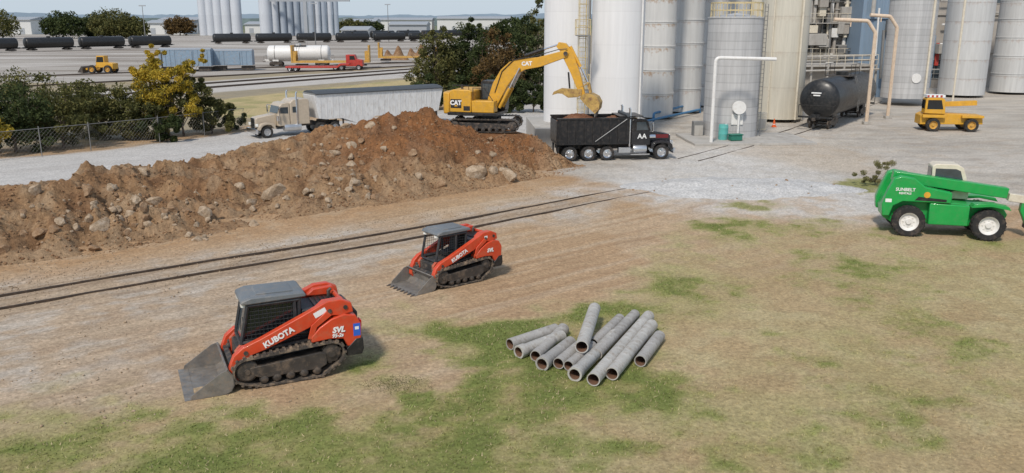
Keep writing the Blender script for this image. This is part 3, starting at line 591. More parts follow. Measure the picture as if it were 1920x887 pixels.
# ------------------------------------------------------------------ compact track loader
def loader(label,loc,rz,sc,closed,teeth,big):
    t=thing('track_loader',label,'track loader',loc,rz,sc,'orange red track loaders')
    circ=[(-1.08,.60,.29),(.99,.47,.30),(.62,.20,.125),(-.76,.20,.125)]
    for s in (1,-1):
        y0,y1=sorted((s*.54,s*1.0))
        tr=belt(circ,y0,y1,.04,38,.045,.085).build('track','rub',t,smooth=False)
        m=MB()
        for k in range(9):
            a=2*math.pi*k/9; c=Vector((-1.08+math.cos(a)*.23,s*.8,.60+math.sin(a)*.23)); m.box(c.x-.035,c.x+.035,c.y-.1,c.y+.1,c.z-.05,c.z+.05,Matrix.Rotation(-a,3,'Y'))
        m.lathe([(0,-.14),(.23,-.14),(.25,0),(.23,.14),(.1,.16),(.09,.2),(0,.2)] if s>0 else [(0,-.2),(.09,-.2),(.1,-.16),(.23,-.14),(.25,0),(.23,.14),(0,.14)],(-1.08,s*.78,.60),'y',20); m.build('sprocket','dsteel',tr)
        MB().lathe([(0,-.17),(.22,-.17),(.28,-.12),(.28,.12),(.22,.17),(.08,.17),(.07,.2),(0,.2)] if s>0 else [(0,-.2),(.07,-.2),(.08,-.17),(.22,-.17),(.28,-.12),(.28,.12),(.22,.17),(0,.17)],(.99,s*.78,.47),'y',24).build('idler','dsteel',tr)
        for x in (-.70,-.37,-.04,.29,.60): MB().lathe([(0,-.18),(.09,-.18),(.118,-.13),(.118,.13),(.09,.18),(.04,.2),(0,.2)],(x,s*.78,.205),'y',14).build('roller','dsteel',tr)
        MB().prism([(-.95,.34),(-.78,.25),(.64,.25),(.90,.36),(.92,.56),(.5,.58),(-.8,.68),(-.95,.62)],*sorted((s*.6,s*.955))).build('track_frame','dsteel',t,.015)
        MB().prism([(-1.74,.72),(-1.86,.9),(-1.88,1.27),(-1.74,1.52),(-1.45,1.58),(-1.12,1.50),(-.82,1.32),(-.60,1.10),(-.60,.95),(-1.05,.98),(-1.40,.94),(-1.50,.72)],*sorted((s*.56,s*.94))).build('side_panel','kub',t,.025)
        MB().prism([(-1.62,1.2),(-1.0,1.1),(-.92,1.55),(-1.08,1.86),(-1.35,1.9),(-1.62,1.66)],*sorted((s*.52,s*.64))).build('lift_tower','kubd',t,.015)
        arm=[(-1.70,1.60),(-1.66,1.84),(-1.40,1.96),(-1.05,1.95),(-.4,1.66),(.62,1.22),(1.05,1.06),(1.27,.88),(1.38,.62),(1.43,.34),(1.34,.22),(1.19,.24),(1.16,.48),(1.05,.70),(.86,.84),(.50,.94),(-.55,1.32),(-1.10,1.58),(-1.4,1.54)]
        la=MB().prism(arm,*sorted((s*.68,s*.875))).build('lift_arm','kub',t,.02)
        MB().prism([(-1.02,1.72),(-.62,1.40),(-.52,1.06),(-.64,1.04),(-.76,1.34),(-1.14,1.60)],*sorted((s*.885,s*.93))).build('rear_link','kub',t,.01)
        for (x,z) in ((-1.5,1.75),(-1.1,1.7),(.98,.93),(1.30,.33)):
            MB().tube([(x,s*.66,z),(x,s*.905,z)],.055,12).build('pin','dsteel',la)
        MB().tube([(-1.25,s*.60,1.05),(-.35,s*.60,1.16)],.06,10).build('cylinder','blk',t); MB().tube([(-.35,s*.60,1.16),(.45,s*.62,.99)],.032,8).build('cylinder_rod','chrome',t)
        MB().tube([(.95,s*.55,1.0),(1.37,s*.5,.42)],.045,8).build('tilt_cylinder','blk',t)
        MB().prism([(.88,.42),(1.16,.38),(1.2,.88),(1.06,1.02),(.88,1.02)],*sorted((s*.44,s*.56))).build('front_post','kubd',t,.01)
        MB().prism([(-.62,.93),(-.62,1.0),(.75,.90),(1.0,.86),(1.0,.80)],*sorted((s*.55,s*.70))).build('fender','blkdust',t,.008)
        MB().box(-1.90,-1.87,*sorted((s*.62,s*.85)),1.18,1.34).build('tail_light','redlens',t)
        MB().prism([(-1.86,.46),(-1.92,.6),(-1.90,.90),(-1.72,.90),(-1.47,.66),(-1.47,.46)],*sorted((s*.5,s*.95))).build('rear_bumper','blk',t,.02)
    MB().prism([(-1.5,.34),(1.0,.28),(1.16,.5),(1.14,.92),(.75,1.0),(-.5,1.0),(-1.5,.9)],-.53,.53).build('chassis','blkdust',t,.02)
    MB().prism([(-1.5,.55),(-1.86,.6),(-1.90,1.45),(-1.72,1.66),(-.48,1.70),(-.42,.95)],-.50,.50).build('engine_hood','char',t,.03)
    for k in range(7): MB().box(-1.62+k*.12,-1.56+k*.12,-.36,.36,1.69,1.72).build('louvre','blk',t)
    MB().tube([(-1.35,-.3,1.66),(-1.35,-.3,1.86),(-1.42,-.3,1.92)],.045,10).build('exhaust_pipe','dsteel',t)
    for yy in (-.56,.56): MB().prism([(-1.62,1.70),(-1.5,1.92),(-1.0,1.90),(-.8,1.74),(-1.0,1.72)],yy-.1,yy+.1).build('rear_hood_lobe','kub',t,.02)
    MB().tube([(-1.52,-.68,1.76),(-1.52,.68,1.76)],.06,10).build('cross_tube','kub',t)
    MB().tube([(1.25,-.7,.56),(1.25,.7,.56)],.06,10).build('cross_tube','kubd',t)
    MB().prism([(1.20,.12),(1.30,.10),(1.36,.62),(1.24,.66)],-.6,.6).build('coupler','blkdust',t,.01)
    cx=Matrix.Translation((.26,0,.03))
    y=.49; zr=2.03
    pf=[(-.66,1.0),(-.70,zr),(.54,zr),(.74,1.12),(.76,.95)]
    m=MB()
    for s in (1,-1):
        for i in range(4):
            a,b=pf[i],pf[i+1]; m.tube([(a[0],s*y,a[1]),(b[0],s*y,b[1])],.05,6)
        m.tube([(-.2 if not closed else -.58,s*y,1.0),(-.2 if not closed else -.58,s*y,zr)],.05,6)
        m.tube([(-.66,s*y,1.02),(.74,s*y,1.02)],.06,6)
        m.tube([(-.68,s*y,1.96),(.54,s*y,1.96)],.06,6)
    for x,z in ((-.7,zr),(.54,zr),(.76,.98),(-.66,1.0)): m.tube([(x,-y,z),(x,y,z)],.045,6)
    cab=m.build('cab_frame','char',t,smooth=False,xf=cx)
    MB().prism([(-.86,2.03),(-.86,2.10),(-.78,2.15),(.46,2.17),(.68,2.10),(.72,2.02),(.55,2.0)],-.58,.58).build('roof','roof',t,.03,xf=cx)
    MB().prism([(-.6,2.15),(-.55,2.185),(.3,2.195),(.34,2.165)],-.36,.36).build('roof_panel','roof',t,.01,xf=cx)
    for s in (1,-1):
        if closed: MB().prism([(-.63,1.06),(-.66,1.99),(.51,1.99),(.70,1.14),(.70,1.06)],*sorted((s*.445,s*.452))).build('side_window','glass',t,xf=cx)
        g=MB()
        for k in range(13):
            x=-.6+k*.1; zt=1.99 if x<.53 else 1.99-(x-.53)*4.6
            g.tube([(x,s*.485,1.06),(x,s*.485,max(1.1,zt))],.0055,4)
        for k in range(10):
            z=1.1+k*.1; x1=.51+(1.99-z)*.22; g.tube([(-.64,s*.485,z),(x1,s*.485,z)],.0055,4)
        g.build('window_grille','char',t,xf=cx)
        MB().box(.58,.70,*sorted((s*.30,s*.46)),1.92,1.99).build('headlight','lamp',t,xf=cx)
    if closed:
        MB().add([(.53,-.44,1.97),(.53,.44,1.97),(.74,.44,1.06),(.74,-.44,1.06)],[(0,1,2,3)]).build('windscreen','glassb',t,xf=cx)
        MB().box(-.69,-.68,-.43,.43,1.1,1.97).build('rear_window','glass',t,xf=cx)
        MB().tube([(.66,-.1,1.5),(.72,.25,1.3)],.01,5).build('wiper','blk',t,xf=cx)
    else:
        MB().box(-.68,-.66,-.43,.43,1.0,1.97).build('rear_window','glass',t,xf=cx)
    st=MB(); st.box(-.45,.1,-.26,.26,1.05,1.22); st.prism([(-.45,1.15),(-.6,1.85),(-.48,1.87),(-.32,1.2)],-.24,.24); st.build('seat','seat',t,.03,xf=cx)
    MB().tube([(.05,.33,1.0),(.1,.33,1.38)],.02,6).build('joystick','blk',t,xf=cx); MB().tube([(.05,-.33,1.0),(.1,-.33,1.38)],.02,6).build('joystick','blk',t,xf=cx)
    W=1.0 if big else .92; e=0 if big else -.12
    b=MB().plate([(2.36+e,.02),(1.55,.02),(1.40,.08),(1.33,.22),(1.34,.42),(1.46,.60)],.028,-W,W)
    for s in (1,-1): b.prism([(2.33+e,.02),(1.55,.02),(1.40,.08),(1.33,.22),(1.34,.42),(1.46,.62),(1.60,.58),(2.30+e,.12)],*sorted((s*W,s*(W+.03))))
    b.tube([(1.45,-W,.61),(1.45,W,.61)],.03,6)
    bk=b.build('bucket','steel',t,smooth=False)
    MB().box(2.22+e,2.46+e,-W-.03,W+.03,.005,.03).build('cutting_edge','steel',bk)
    if teeth:
        for k in range(8):
            yy=-W+.06+k*(2*W-.12)/7; MB().prism([(2.4+e,.0),(2.4+e,.06),(2.58+e,.015),(2.58+e,.0)],yy-.035,yy+.035).build('tooth','dsteel',bk)
    up=Vector((.41,0,.91)).normalized(); xd=Vector((.91,0,-.41)).normalized(); yy=.892
    text('KUBOTA',.20,(.18,yy,1.21),-xd,up,'wht',t,'lettering',.008)
    text('KUBOTA',.20,(.18,-yy,1.21),xd,up,'wht',t,'lettering',.008)
    text('SVL',.20,(-1.28,.957,1.20),(-1,0,0),(0,0,1),'wht',t,'lettering',.01,.25)
    if big: text('95-2s',.13,(-1.25,.957,1.055),(-1,0,0),(0,0,1),'wht',t,'lettering',.004,.25)
    if big:
        MB().box(-1.84,-1.66,.942,.947,.97,1.30).build('blue_sticker','blue',t); MB().box(-1.80,-1.70,.948,.951,1.14,1.22).build('sticker_mark','wht',t)
        MB().box(-1.02,-.70,.877,.881,1.62,1.76,Matrix.Rotation(R(24),3,'Y')).build('white_sticker','wht',t)
    else: MB().box(-1.2,-1.05,.877,.881,1.70,1.80).build('white_sticker','wht',t)
    return t
hd=R(205); left=Vector((math.cos(hd+math.pi/2),math.sin(hd+math.pi/2),0))
l1=G(544,719)-left*.98*1.03
loader('large orange red track loader with closed grey cab parked on the grass edge, bucket down',l1,hd,1.03,True,False,True)
hd2=R(219); left2=Vector((math.cos(hd2+math.pi/2),math.sin(hd2+math.pi/2),0))
l2=G(873,535)-left2*.9
loader('smaller orange red track loader with open cab and toothed bucket beside the rails',l2,hd2,.89,False,True,False)
# ------------------------------------------------------------------ excavator
ex=thing('excavator','yellow excavator on top of the dirt mound loading the black dump truck','excavator',at(912,58.4,1.70),0)
tf=Matrix.Rotation(R(-6),4,'Z'); uf=Matrix.Rotation(R(-15),4,'Z')
for s in (1,-1):
    y0,y1=sorted((s*1.0,s*1.62))
    tr=belt([(-1.95,.50,.36),(1.95,.50,.36),(-1.5,.24,.13),(1.5,.24,.13)],y0,y1,.05,46,.03,.12).build('track','dsteel',ex,xf=tf,smooth=False)
    for x in (-1.95,1.95): MB().lathe([(0,-.3),(.3,-.25),(.34,0),(.3,.25),(.12,.3),(0,.3)],(x,s*1.32,.5),'y',20).build('idler','blkdust',tr,xf=tf)
    for k in range(7): MB().lathe([(0,-.3),(.13,-.28),(.13,.28),(0,.3)],(-1.4+k*.46,s*1.32,.24),'y',12).build('roller','blkdust',tr,xf=tf)
    MB().prism([(-1.65,.3),(1.65,.3),(1.7,.62),(-1.6,.7)],*sorted((s*1.1,s*1.58))).build('track_frame','blkdust',ex,.02,xf=tf)
MB().box(-.9,.9,-1.1,1.1,.5,.9).build('carbody','blkdust',ex,xf=tf)
MB().lathe([(0,.85),(.75,.85),(.75,1.15),(0,1.15)],n=24).build('turntable','blk',ex)
MB().box(-2.3,1.15,-1.42,1.42,1.12,1.32).build('deck','blk',ex,.02,xf=uf)
MB().prism([(-2.15,-1.44),(-2.6,-1.3),(-2.82,-.7),(-2.85,0),(-2.82,.7),(-2.6,1.3),(-2.15,1.44)],1.2,2.62,'z').build('counterweight','yel',ex,.08,xf=uf)
MB().prism([(-2.13,1.33),(-2.13,2.68),(-1.9,2.82),(-.75,2.82),(-.62,2.7),(-.62,1.33)],-1.44,1.40).build('engine_hood','yel',ex,.05,xf=uf)
MB().box(-.60,.95,-1.44,-.52,1.33,2.12).build('side_tank','yel',ex,.05,xf=uf)
MB().box(-1.15,-.7,-1.452,-1.442,1.45,1.75).build('side_grille','blk',ex,xf=uf)
for pts in ([(-1.9,-1.35,2.8),(-1.9,-1.35,3.1),(-.8,-1.35,3.1),(-.8,-1.35,2.8)],[(-.5,-1.38,2.1),(-.5,-1.38,2.95),(.3,-1.38,2.95),(.9,-1.38,2.1)]): MB().tube(pts,.025,6).build('handrail','blk',ex,xf=uf)
MB().tube([(-1.5,-.6,2.8),(-1.5,-.6,3.1)],.08,10).build('exhaust_pipe','dsteel',ex,xf=uf)
pr=[(-.50,1.35),(-.50,3.2),(-.35,3.32),(.75,3.32),(.95,3.2),(1.25,2.2),(1.2,1.35)]
cab=MB().prism(pr,.46,1.40).build('cab','blk',ex,.04,xf=uf)
wp=[(-.38,2.1),(-.38,3.1),(.70,3.1),(.85,3.0),(1.08,2.2),(1.05,2.1)]
MB().prism(wp,.445,.456).build('window','glassb',cab,xf=uf)
MB().prism(wp,1.404,1.412).build('window','glassb',cab,xf=uf)
MB().add([(.985,.52,3.1),(.985,1.34,3.1),(1.268,1.34,2.15),(1.268,.52,2.15)],[(0,1,2,3)]).build('windscreen','glassb',cab,xf=uf)
bo=[(.15,1.75),(.2,2.2),(.55,3.2),(1.1,4.1),(1.7,4.62),(2.4,4.85),(3.6,4.93),(5.45,5.42),(5.72,5.25),(5.62,4.98),(3.8,4.32),(2.75,4.12),(2.1,3.75),(1.6,3.1),(1.1,2.2),(.75,1.6)]
boom=MB().prism(bo,-.27,.27).build('boom','yel',ex,.03,xf=uf)
MB().tube([(5.5,-.36,5.2),(5.5,.36,5.2)],.14,12).build('pin','dsteel',boom,xf=uf)
st=[(4.85,5.62),(5.0,5.92),(5.45,5.85),(5.95,5.3),(6.45,3.9),(6.82,2.55),(6.62,2.40),(6.45,2.50),(5.85,3.9),(5.35,4.85),(5.1,5.35)]
MB().prism(st,-.19,.19).build('stick','yel',ex,.02,xf=uf)
for s in (1,-1):
    MB().tube([(1.05,s*.40,1.6),(1.75,s*.40,2.9)],.11,12).build('boom_cylinder','yel',ex,xf=uf); MB().tube([(1.75,s*.40,2.9),(2.45,s*.40,4.25)],.06,10).build('cylinder_rod','chrome',ex,xf=uf)
MB().tube([(2.7,0,5.02),(4.0,0,5.45)],.11,12).build('stick_cylinder','blk',ex,xf=uf); MB().tube([(4.0,0,5.45),(4.95,0,5.75)],.06,10).build('cylinder_rod','chrome',ex,xf=uf)
MB().tube([(5.75,0,5.65),(6.45,0,4.35)],.10,12).build('bucket_cylinder','yel',ex,xf=uf); MB().tube([(6.45,0,4.35),(6.98,0,3.3)],.055,10).build('cylinder_rod','chrome',ex,xf=uf)
MB().prism([(6.9,3.4),(7.08,3.35),(7.25,2.72),(7.08,2.66)],-.14,.14).build('bucket_link','gold',ex,.01,xf=uf)
MB().prism([(6.36,3.0),(6.5,3.1),(7.05,3.38),(7.02,3.24)],-.2,.2).build('bucket_link','gold',ex,.01,xf=uf)
bc=[(7.55,1.38),(7.80,1.68),(7.86,2.1),(7.66,2.46),(7.25,2.66),(6.75,2.62),(6.52,2.42)]
b=MB().plate(bc,.045,-.55,.55)
for s in (1,-1): b.prism(bc+[(6.78,2.1)],*sorted((s*.55,s*.59)))
bk=b.build('bucket','gold',ex,xf=uf,smooth=False)
for k in range(5): MB().prism([(7.50,1.48),(7.64,1.44),(7.52,1.10)],-.53+k*.24,-.44+k*.24).build('tooth','steel',bk,xf=uf)
MB().prism([(6.62,2.95),(6.0,2.9),(5.2,2.95),(4.72,2.72),(4.62,2.5),(5.0,2.62),(5.3,2.60),(5.7,2.35),(6.3,2.40),(6.6,2.5)],-.25,.25).build('thumb','gold',ex,.01,xf=uf)
MB().tube([(5.65,0,4.0),(5.75,0,2.95)],.06,8).build('thumb_cylinder','blk',ex,xf=uf)
MB().box(-2.05,-1.3,-1.462,-1.453,1.62,2.2).build('logo_panel','blk',ex,xf=uf)
text('CAT',.40,(-1.68,-1.468,1.95),(1,0,0),(0,0,1),'wht',ex,xf=uf,off=.02)
MB().prism([(-1.80,1.72),(-1.55,1.72),(-1.675,1.86)],-1.475,-1.464).build('logo_triangle','yel',ex,xf=uf)
text('CAT',.36,(2.9,-.278,4.52),(1,0,.05),(-.05,0,1),'wht',ex,xf=uf,off=.015)
text('CAT',.42,(-1.68,1.41,1.95),(-1,0,0),(0,0,1),'blk',ex,xf=uf,off=.02)
MB().tube([(.7,-.3,2.6),(1.2,-.31,4.0),(2.0,-.31,4.75),(3.4,-.3,5.0),(5.0,-.3,5.45),(5.6,-.28,5.5)],.03,6).build('hose','blk',ex,xf=uf)
# ------------------------------------------------------------------ dump truck
hd=R(7.5); lf=Vector((-math.sin(hd),math.cos(hd),0))
dt=thing('dump_truck','black four axle dump truck beside the mound with its bed full of soil','dump truck',G(1068,303)+lf*1.15,hd)
r=.50
for x,rr in ((0,r),(1.27,r),(2.52,r*.96)):
    for s in (1,-1):
        wheel(dt,x,s*1.0,rr,rr,.30,'chrome',s); 
        if x<2: wheel(dt,x,s*.66,rr,rr,.28,'dsteel',s)
for s in (1,-1): wheel(dt,6.2,s*1.02,r,r,.32,'chrome',s)
MB().box(-.7,6.9,-.45,-.33,.72,.98).box(-.7,6.9,.33,.45,.72,.98).box(-.7,-.55,-.45,.45,.72,.98).box(1.9,2.05,-.4,.4,.6,.98).build('chassis_frame','blkdust',dt)
X0=-.85
bd=MB().box(X0,3.95,-1.22,-1.16,1.18,2.78).box(X0,3.95,1.16,1.22,1.18,2.78).box(X0,3.95,-1.16,1.16,1.08,1.2).box(3.9,3.97,-1.16,1.16,1.2,2.95).box(X0-.05,X0+.01,-1.18,1.18,1.25,2.65)
bd.box(X0-.05,4.05,-1.28,-1.14,2.72,2.84).box(X0-.05,4.05,1.14,1.28,2.72,2.84); bed=bd.build('dump_bed','bed',dt,.012)
for k in range(9):
    for s in (1,-1): MB().box(X0+.1+k*.56,X0+.22+k*.56,*sorted((s*1.22,s*1.27)),1.15,2.72).build('rib','bed',bed,.01)
MB().box(X0,3.95,-1.26,-1.22,1.1,1.22).build('lower_rail','bed',bed); MB().box(3.3,4.9,-1.1,1.1,2.86,2.92).build('cab_guard','bed',bed)
for s in (1,-1): MB().tube([(1.65,s*1.30,1.30),(3.75,s*1.30,2.75)],.024,6).build('tarp_arm','armg',bed)
MB().tube([(3.85,-1.2,2.98),(3.85,1.2,2.98)],.11,10).build('tarp_roll','tarp',bed)
cb=MB().prism([(4.15,1.0),(4.15,2.62),(4.3,2.72),(5.1,2.70),(5.3,2.55),(5.48,1.95),(5.48,.95)],-.98,.98).build('cab','truck',dt,.05)
for s in (1,-1):
    MB().prism([(4.5,1.95),(4.5,2.5),(5.1,2.5),(5.3,1.98)],*sorted((s*.986,s*.992))).build('side_window','glassb',cb)
    MB().prism([(4.4,1.0),(4.4,2.58),(5.15,2.58),(5.36,1.95),(5.36,1.0)],*sorted((s*.9815,s*.9845))).build('door','truck',cb)
    MB().tube([(4.02,s*1.02,.9),(4.02,s*1.02,3.35),(3.95,s*1.02,3.45)],.075,12).build('exhaust_stack','chrome',dt)
    MB().lathe([(.0,-.45),(.26,-.45),(.28,-.4),(.28,.4),(.26,.45),(0,.45)],(4.75,s*.88,.72),'x',20).build('fuel_tank','alu',dt)
    MB().box(3.3,4.1,*sorted((s*.7,s*1.1)),.5,.85).build('tool_box','alu',dt,.01)
    fd=[(5.45,.75),(5.5,1.05),(5.72,1.22),(6.2,1.28),(6.68,1.22),(6.92,1.0),(6.98,.7),(6.8,.7),(6.72,.9),(6.55,1.08),(6.2,1.13),(5.85,1.08),(5.66,.9),(5.62,.75)]
    MB().prism(fd,*sorted((s*.72,s*1.2))).build('fender','truck',dt,.02)
    MB().lathe([(0,-.05),(.1,-.05),(.11,.04),(0,.09)],(7.0,s*.82,1.12),'x',14).build('headlight','lamp',dt)
    MB().box(6.82,7.02,*sorted((s*.7,s*.94)),1.0,1.24).build('headlight_housing','chrome',dt,.02)
    MB().tube([(5.35,s*1.0,1.9),(5.5,s*1.35,1.9),(5.5,s*1.35,2.5),(5.3,s*1.0,2.45)],.02,6).build('mirror_bracket','chrome',dt)
    MB().box(5.46,5.52,*sorted((s*1.28,s*1.46)),1.95,2.4).build('mirror','chrome',dt,.01)
    MB().lathe([(0,-.2),(.13,-.2),(.13,.2),(0,.2)],(5.55,s*1.06,1.55),'x',14).build('air_cleaner','chrome',dt)
    MB().box(5.62,6.8,*sorted((s*.603,s*.615)),1.38,1.62).build('red_stripe_reflection','maroon',dt)  # hood stripe made larger to paint in the reddish reflection on the hood
    MB().box(4.1,5.4,*sorted((s*.9,s*1.15)),.35,.42).build('step','chrome',dt)
    MB().box(-.75,-.72,*sorted((s*.6,s*1.2)),.25,1.0).build('mud_flap','tyre',dt)
MB().add([(5.345,-.85,2.42),(5.345,.85,2.42),(5.495,.85,1.95),(5.495,-.85,1.95)],[(0,1,2,3)]).build('windscreen','glassb',cb)
MB().prism([(5.46,1.0),(5.46,1.9),(5.8,1.84),(6.85,1.62),(6.95,1.5),(6.95,.85),(5.7,.85)],-.6,.6).build('hood','truck',dt,.06)
MB().box(6.952,6.99,-.42,.42,.72,1.55).build('grille','chrome',dt,.01); m=MB()
for k in range(9): m.box(6.99,7.0,-.38+k*.09,-.35+k*.09,.76,1.5)
m.build('grille_bars','blk',dt)
MB().prism([(7.0,.42),(7.12,.45),(7.15,.75),(7.0,.75)],-1.18,1.18).build('front_bumper','chrome',dt,.02)
text('AA',.46,(4.88,-.996,1.55),(1,0,0),(0,0,1),'wht',dt,off=.008)
for k in range(5): MB().box(4.5,4.58,-.72+k*.36-.04,-.72+k*.36+.04,2.72,2.77).build('roof_marker','yelf',dt)
def heap(name,label,cat,origin,hd,x0,x1,y0,y1,z,h,m):
    nx,ny=44,22; V=[]
    for j in range(ny):
        for i in range(nx):
            u=i/(nx-1)*2-1; v=j/(ny-1)*2-1; e=max(0,1-abs(u)**3)*max(0,1-abs(v)**2.4); x=(x0+x1)/2+u*(x1-x0)/2; y=(y0+y1)/2+v*(y1-y0)/2
            V.append((x,y,z+h*e*(1+.5*math.sin(x*2.1))+noise.fractal(Vector((x*1.,y,0))*1.6,1,2,4)*.14*min(1,e*3)))
    i=(np.arange(ny-1)[:,None]*nx+np.arange(nx-1)[None]).ravel(); o=meshnp(name,np.array(V),np.stack([i,i+1,i+nx+1,i+nx],1),m); o.location=origin; o.rotation_euler=(0,0,hd); tag(o,label,cat); return o
heap('soil_load','red brown soil heaped in the bed of the black dump truck','soil',dt.location.copy(),hd,-.83,3.88,-1.15,1.15,2.45,.42,'load')
# ------------------------------------------------------------------ semi tractor + trailer
hs=R(216); ls=Vector((math.cos(hs+math.pi/2),math.sin(hs+math.pi/2),0)); fs=Vector((math.cos(hs),math.sin(hs),0)); S=.93
tl=G(502,259)-ls*1.0
tt=thing('semi_tractor','beige long nose semi tractor on the road behind the dirt mound','truck',tl,hs,S)
for s in (1,-1):
    wheel(tt,0,s*1.0,.5,.5,.3,'alu',s)
    for x in (-4.9,-6.15): wheel(tt,x,s*.95,.5,.5,.55,'alu',s)
    MB().tube([(-2.72,s*1.08,.9),(-2.72,s*1.08,3.6),(-2.8,s*1.08,3.75)],.075,10).build('exhaust_stack','chrome',tt)
    MB().lathe([(0,-.75),(.3,-.75),(.32,-.7),(.32,.7),(.3,.75),(0,.75)],(-2.3,s*.9,.75),'x',18).build('fuel_tank','alu',tt)
    MB().prism([(-.75,.75),(-.7,1.05),(-.45,1.25),(0,1.3),(.45,1.22),(.7,.98),(.75,.7),(.58,.7),(.5,.9),(.3,1.08),(0,1.14),(-.35,1.08),(-.52,.9),(-.58,.75)],*sorted((s*.7,s*1.2))).build('fender','beige',tt,.02)
    MB().box(.68,.86,*sorted((s*.66,s*.98)),1.0,1.22).build('headlight','lamp',tt,.02)
    MB().lathe([(0,-.22),(.14,-.22),(.14,.22),(0,.22)],(-1.0,s*1.1,1.6),'z',12).build('air_cleaner','chrome',tt)
    MB().prism([(-1.95,1.95),(-1.95,2.5),(-1.3,2.5),(-1.12,2.0)],*sorted((s*1.052,s*1.06))).build('side_window','glassb',tt)
    MB().box(-2.8,-2.35,*sorted((s*1.055,s*1.062)),2.0,2.5).build('sleeper_window','glassb',tt)
    MB().tube([(-1.15,s*1.05,1.9),(-1.05,s*1.4,1.9),(-1.05,s*1.4,2.6),(-1.2,s*1.05,2.55)],.022,6).build('mirror_bracket','chrome',tt)
    MB().box(-1.08,-1.0,*sorted((s*1.32,s*1.5)),1.95,2.5).build('mirror','chrome',tt,.01)
MB().box(-6.9,.7,-.45,-.32,.75,1.0).box(-6.9,.7,.32,.45,.75,1.0).box(-6.7,-6.5,-.45,.45,.75,1.0).build('chassis_frame','blkdust',tt)
MB().prism([(-1.05,.95),(-1.05,1.95),(-.7,1.9),(.62,1.72),(.78,1.58),(.78,.85),(-.8,.85)],-.62,.62).build('hood','beige',tt,.06)
MB().box(.785,.83,-.45,.45,.75,1.66).build('grille','chrome',tt,.01); m=MB()
for k in range(9): m.box(.83,.84,-.4+k*.1,-.37+k*.1,.8,1.6)
m.build('grille_bars','blk',tt)
MB().prism([(.82,.35),(.98,.4),(1.0,.78),(.82,.78)],-1.2,1.2).build('front_bumper','chrome',tt,.02)
MB().prism([(-2.1,.9),(-2.1,2.8),(-1.9,2.88),(-1.45,2.82),(-1.22,2.62),(-1.05,1.95),(-1.05,.9)],-1.05,1.05).build('cab','beige',tt,.06)
MB().prism([(-3.9,.95),(-3.9,3.0),(-3.6,3.15),(-2.5,3.1),(-2.13,2.85),(-2.13,.95)],-1.05,1.05).build('sleeper','beige',tt,.07)
MB().add([(-1.205,-.92,2.58),(-1.205,.92,2.58),(-1.04,.92,1.98),(-1.04,-.92,1.98)],[(0,1,2,3)]).build('windscreen','glassb',tt)
MB().lathe([(0,0),(.55,0),(.55,.12),(0,.12)],(-5.5,0,1.02),'z',18).build('fifth_wheel','dsteel',tt)
tr=thing('hopper_trailer','long silver white hopper trailer with dark tarp top behind the beige tractor','trailer',tl-fs*4.3*S,hs,S)
L=13.0
MB().prism([(-.35,1.35),(0,3.35),(-.1,3.42),(-L+.1,3.42),(-L,3.35),(-L+.5,1.35),(-L+1.2,1.25),(-L*.78,1.25),(-L*.68,.75),(-L*.62,.75),(-L*.52,1.25),(-L*.45,1.25),(-L*.36,.75),(-L*.30,.75),(-L*.2,1.25),(-1.,1.25)],-1.25,1.25).build('trailer_body','trail',tr,.02)
for s in (1,-1):
    for k in range(22): 
        x=-.55-k*(L-1.3)/21; MB().box(x-.03,x+.03,*sorted((s*1.25,s*1.275)),1.4,3.32).build('side_rib','trail',tr)
MB().box(-L,0,-1.31,1.31,3.425,3.50).build('top_rail','alu',tr)
MB().prism([(-1.26,3.502),(-1.0,3.64),(-.4,3.73),(.4,3.73),(1.0,3.64),(1.26,3.502)],-L+.05,-.05,'x').build('tarp','tarp',tr)
MB().tube([(-.1,1.33,3.48),(-L+.1,1.33,3.48)],.07,8).build('tarp_roll','tarp',tr)
for s in (1,-1):
    for x in (-L+1.0,-L+2.25): wheel(tr,x,s*.95,.5,.5,.55,'alu',s)
    MB().box(-2.9,-2.78,*sorted((s*.7,s*.8)),.1,1.3).build('landing_leg','dsteel',tr)
MB().box(-L+.2,-L+3.2,-.5,.5,.75,1.25).build('axle_frame','dsteel',tr)
# ------------------------------------------------------------------ green telehandler
hg=R(-14); lg=Vector((-math.sin(hg),math.cos(hg),0))
gt=thing('telehandler','bright green telehandler with black tyres at the right of the yard','telehandler',G(1700,443)+lg*1.05,hg)
for x in (0,3.1):
    for s in (1,-1): wheel(gt,x,s*.98,.66,.66,.42,'wpipe',s)
MB().prism([(-.98,.72),(-1.05,1.1),(-.9,1.5),(-.7,1.6),(3.7,1.35),(3.9,1.05),(3.7,.55),(2.4,.5),(.7,.5),(-.6,.5)],-.62,.62).build('chassis','green',gt,.04)
for s in (1,-1):
    MB().prism([(-1.08,.85),(-1.12,1.35),(-.95,1.9),(-.72,2.48),(-.45,2.58),(.1,2.50),(.55,2.15),(1.6,1.95),(1.6,1.5),(.55,1.5),(-.3,1.50),(-.66,1.3),(-.78,.85)],*sorted((s*.62,s*1.02))).build('rear_panel','green',gt,.04)
    MB().prism([(.78,.55),(.78,1.48),(2.35,1.42),(2.35,.55)],*sorted((s*.64,s*.98))).build('side_pod','green' if s<0 else 'char',gt,.04)
    MB().prism([(2.35,1.4),(2.45,1.55),(3.1,1.6),(3.75,1.5),(3.85,1.35),(3.1,1.48)],*sorted((s*.7,s*1.22))).build('fender','green',gt,.01)
bm_=Matrix.Rotation(R(7),3,'Y')
MB().box(-.7,3.9,-.40,.05,1.98,2.42,bm_).build('boom','green',gt,.03); MB().box(3.95,4.7,-.33,-.02,1.55,1.87,bm_).build('inner_boom','cream',gt,.02)
MB().prism([(4.5,1.75),(4.75,1.8),(4.95,.6),(4.75,.55),(4.45,1.2)],-.32,-.02).build('boom_head','green',gt,.02)
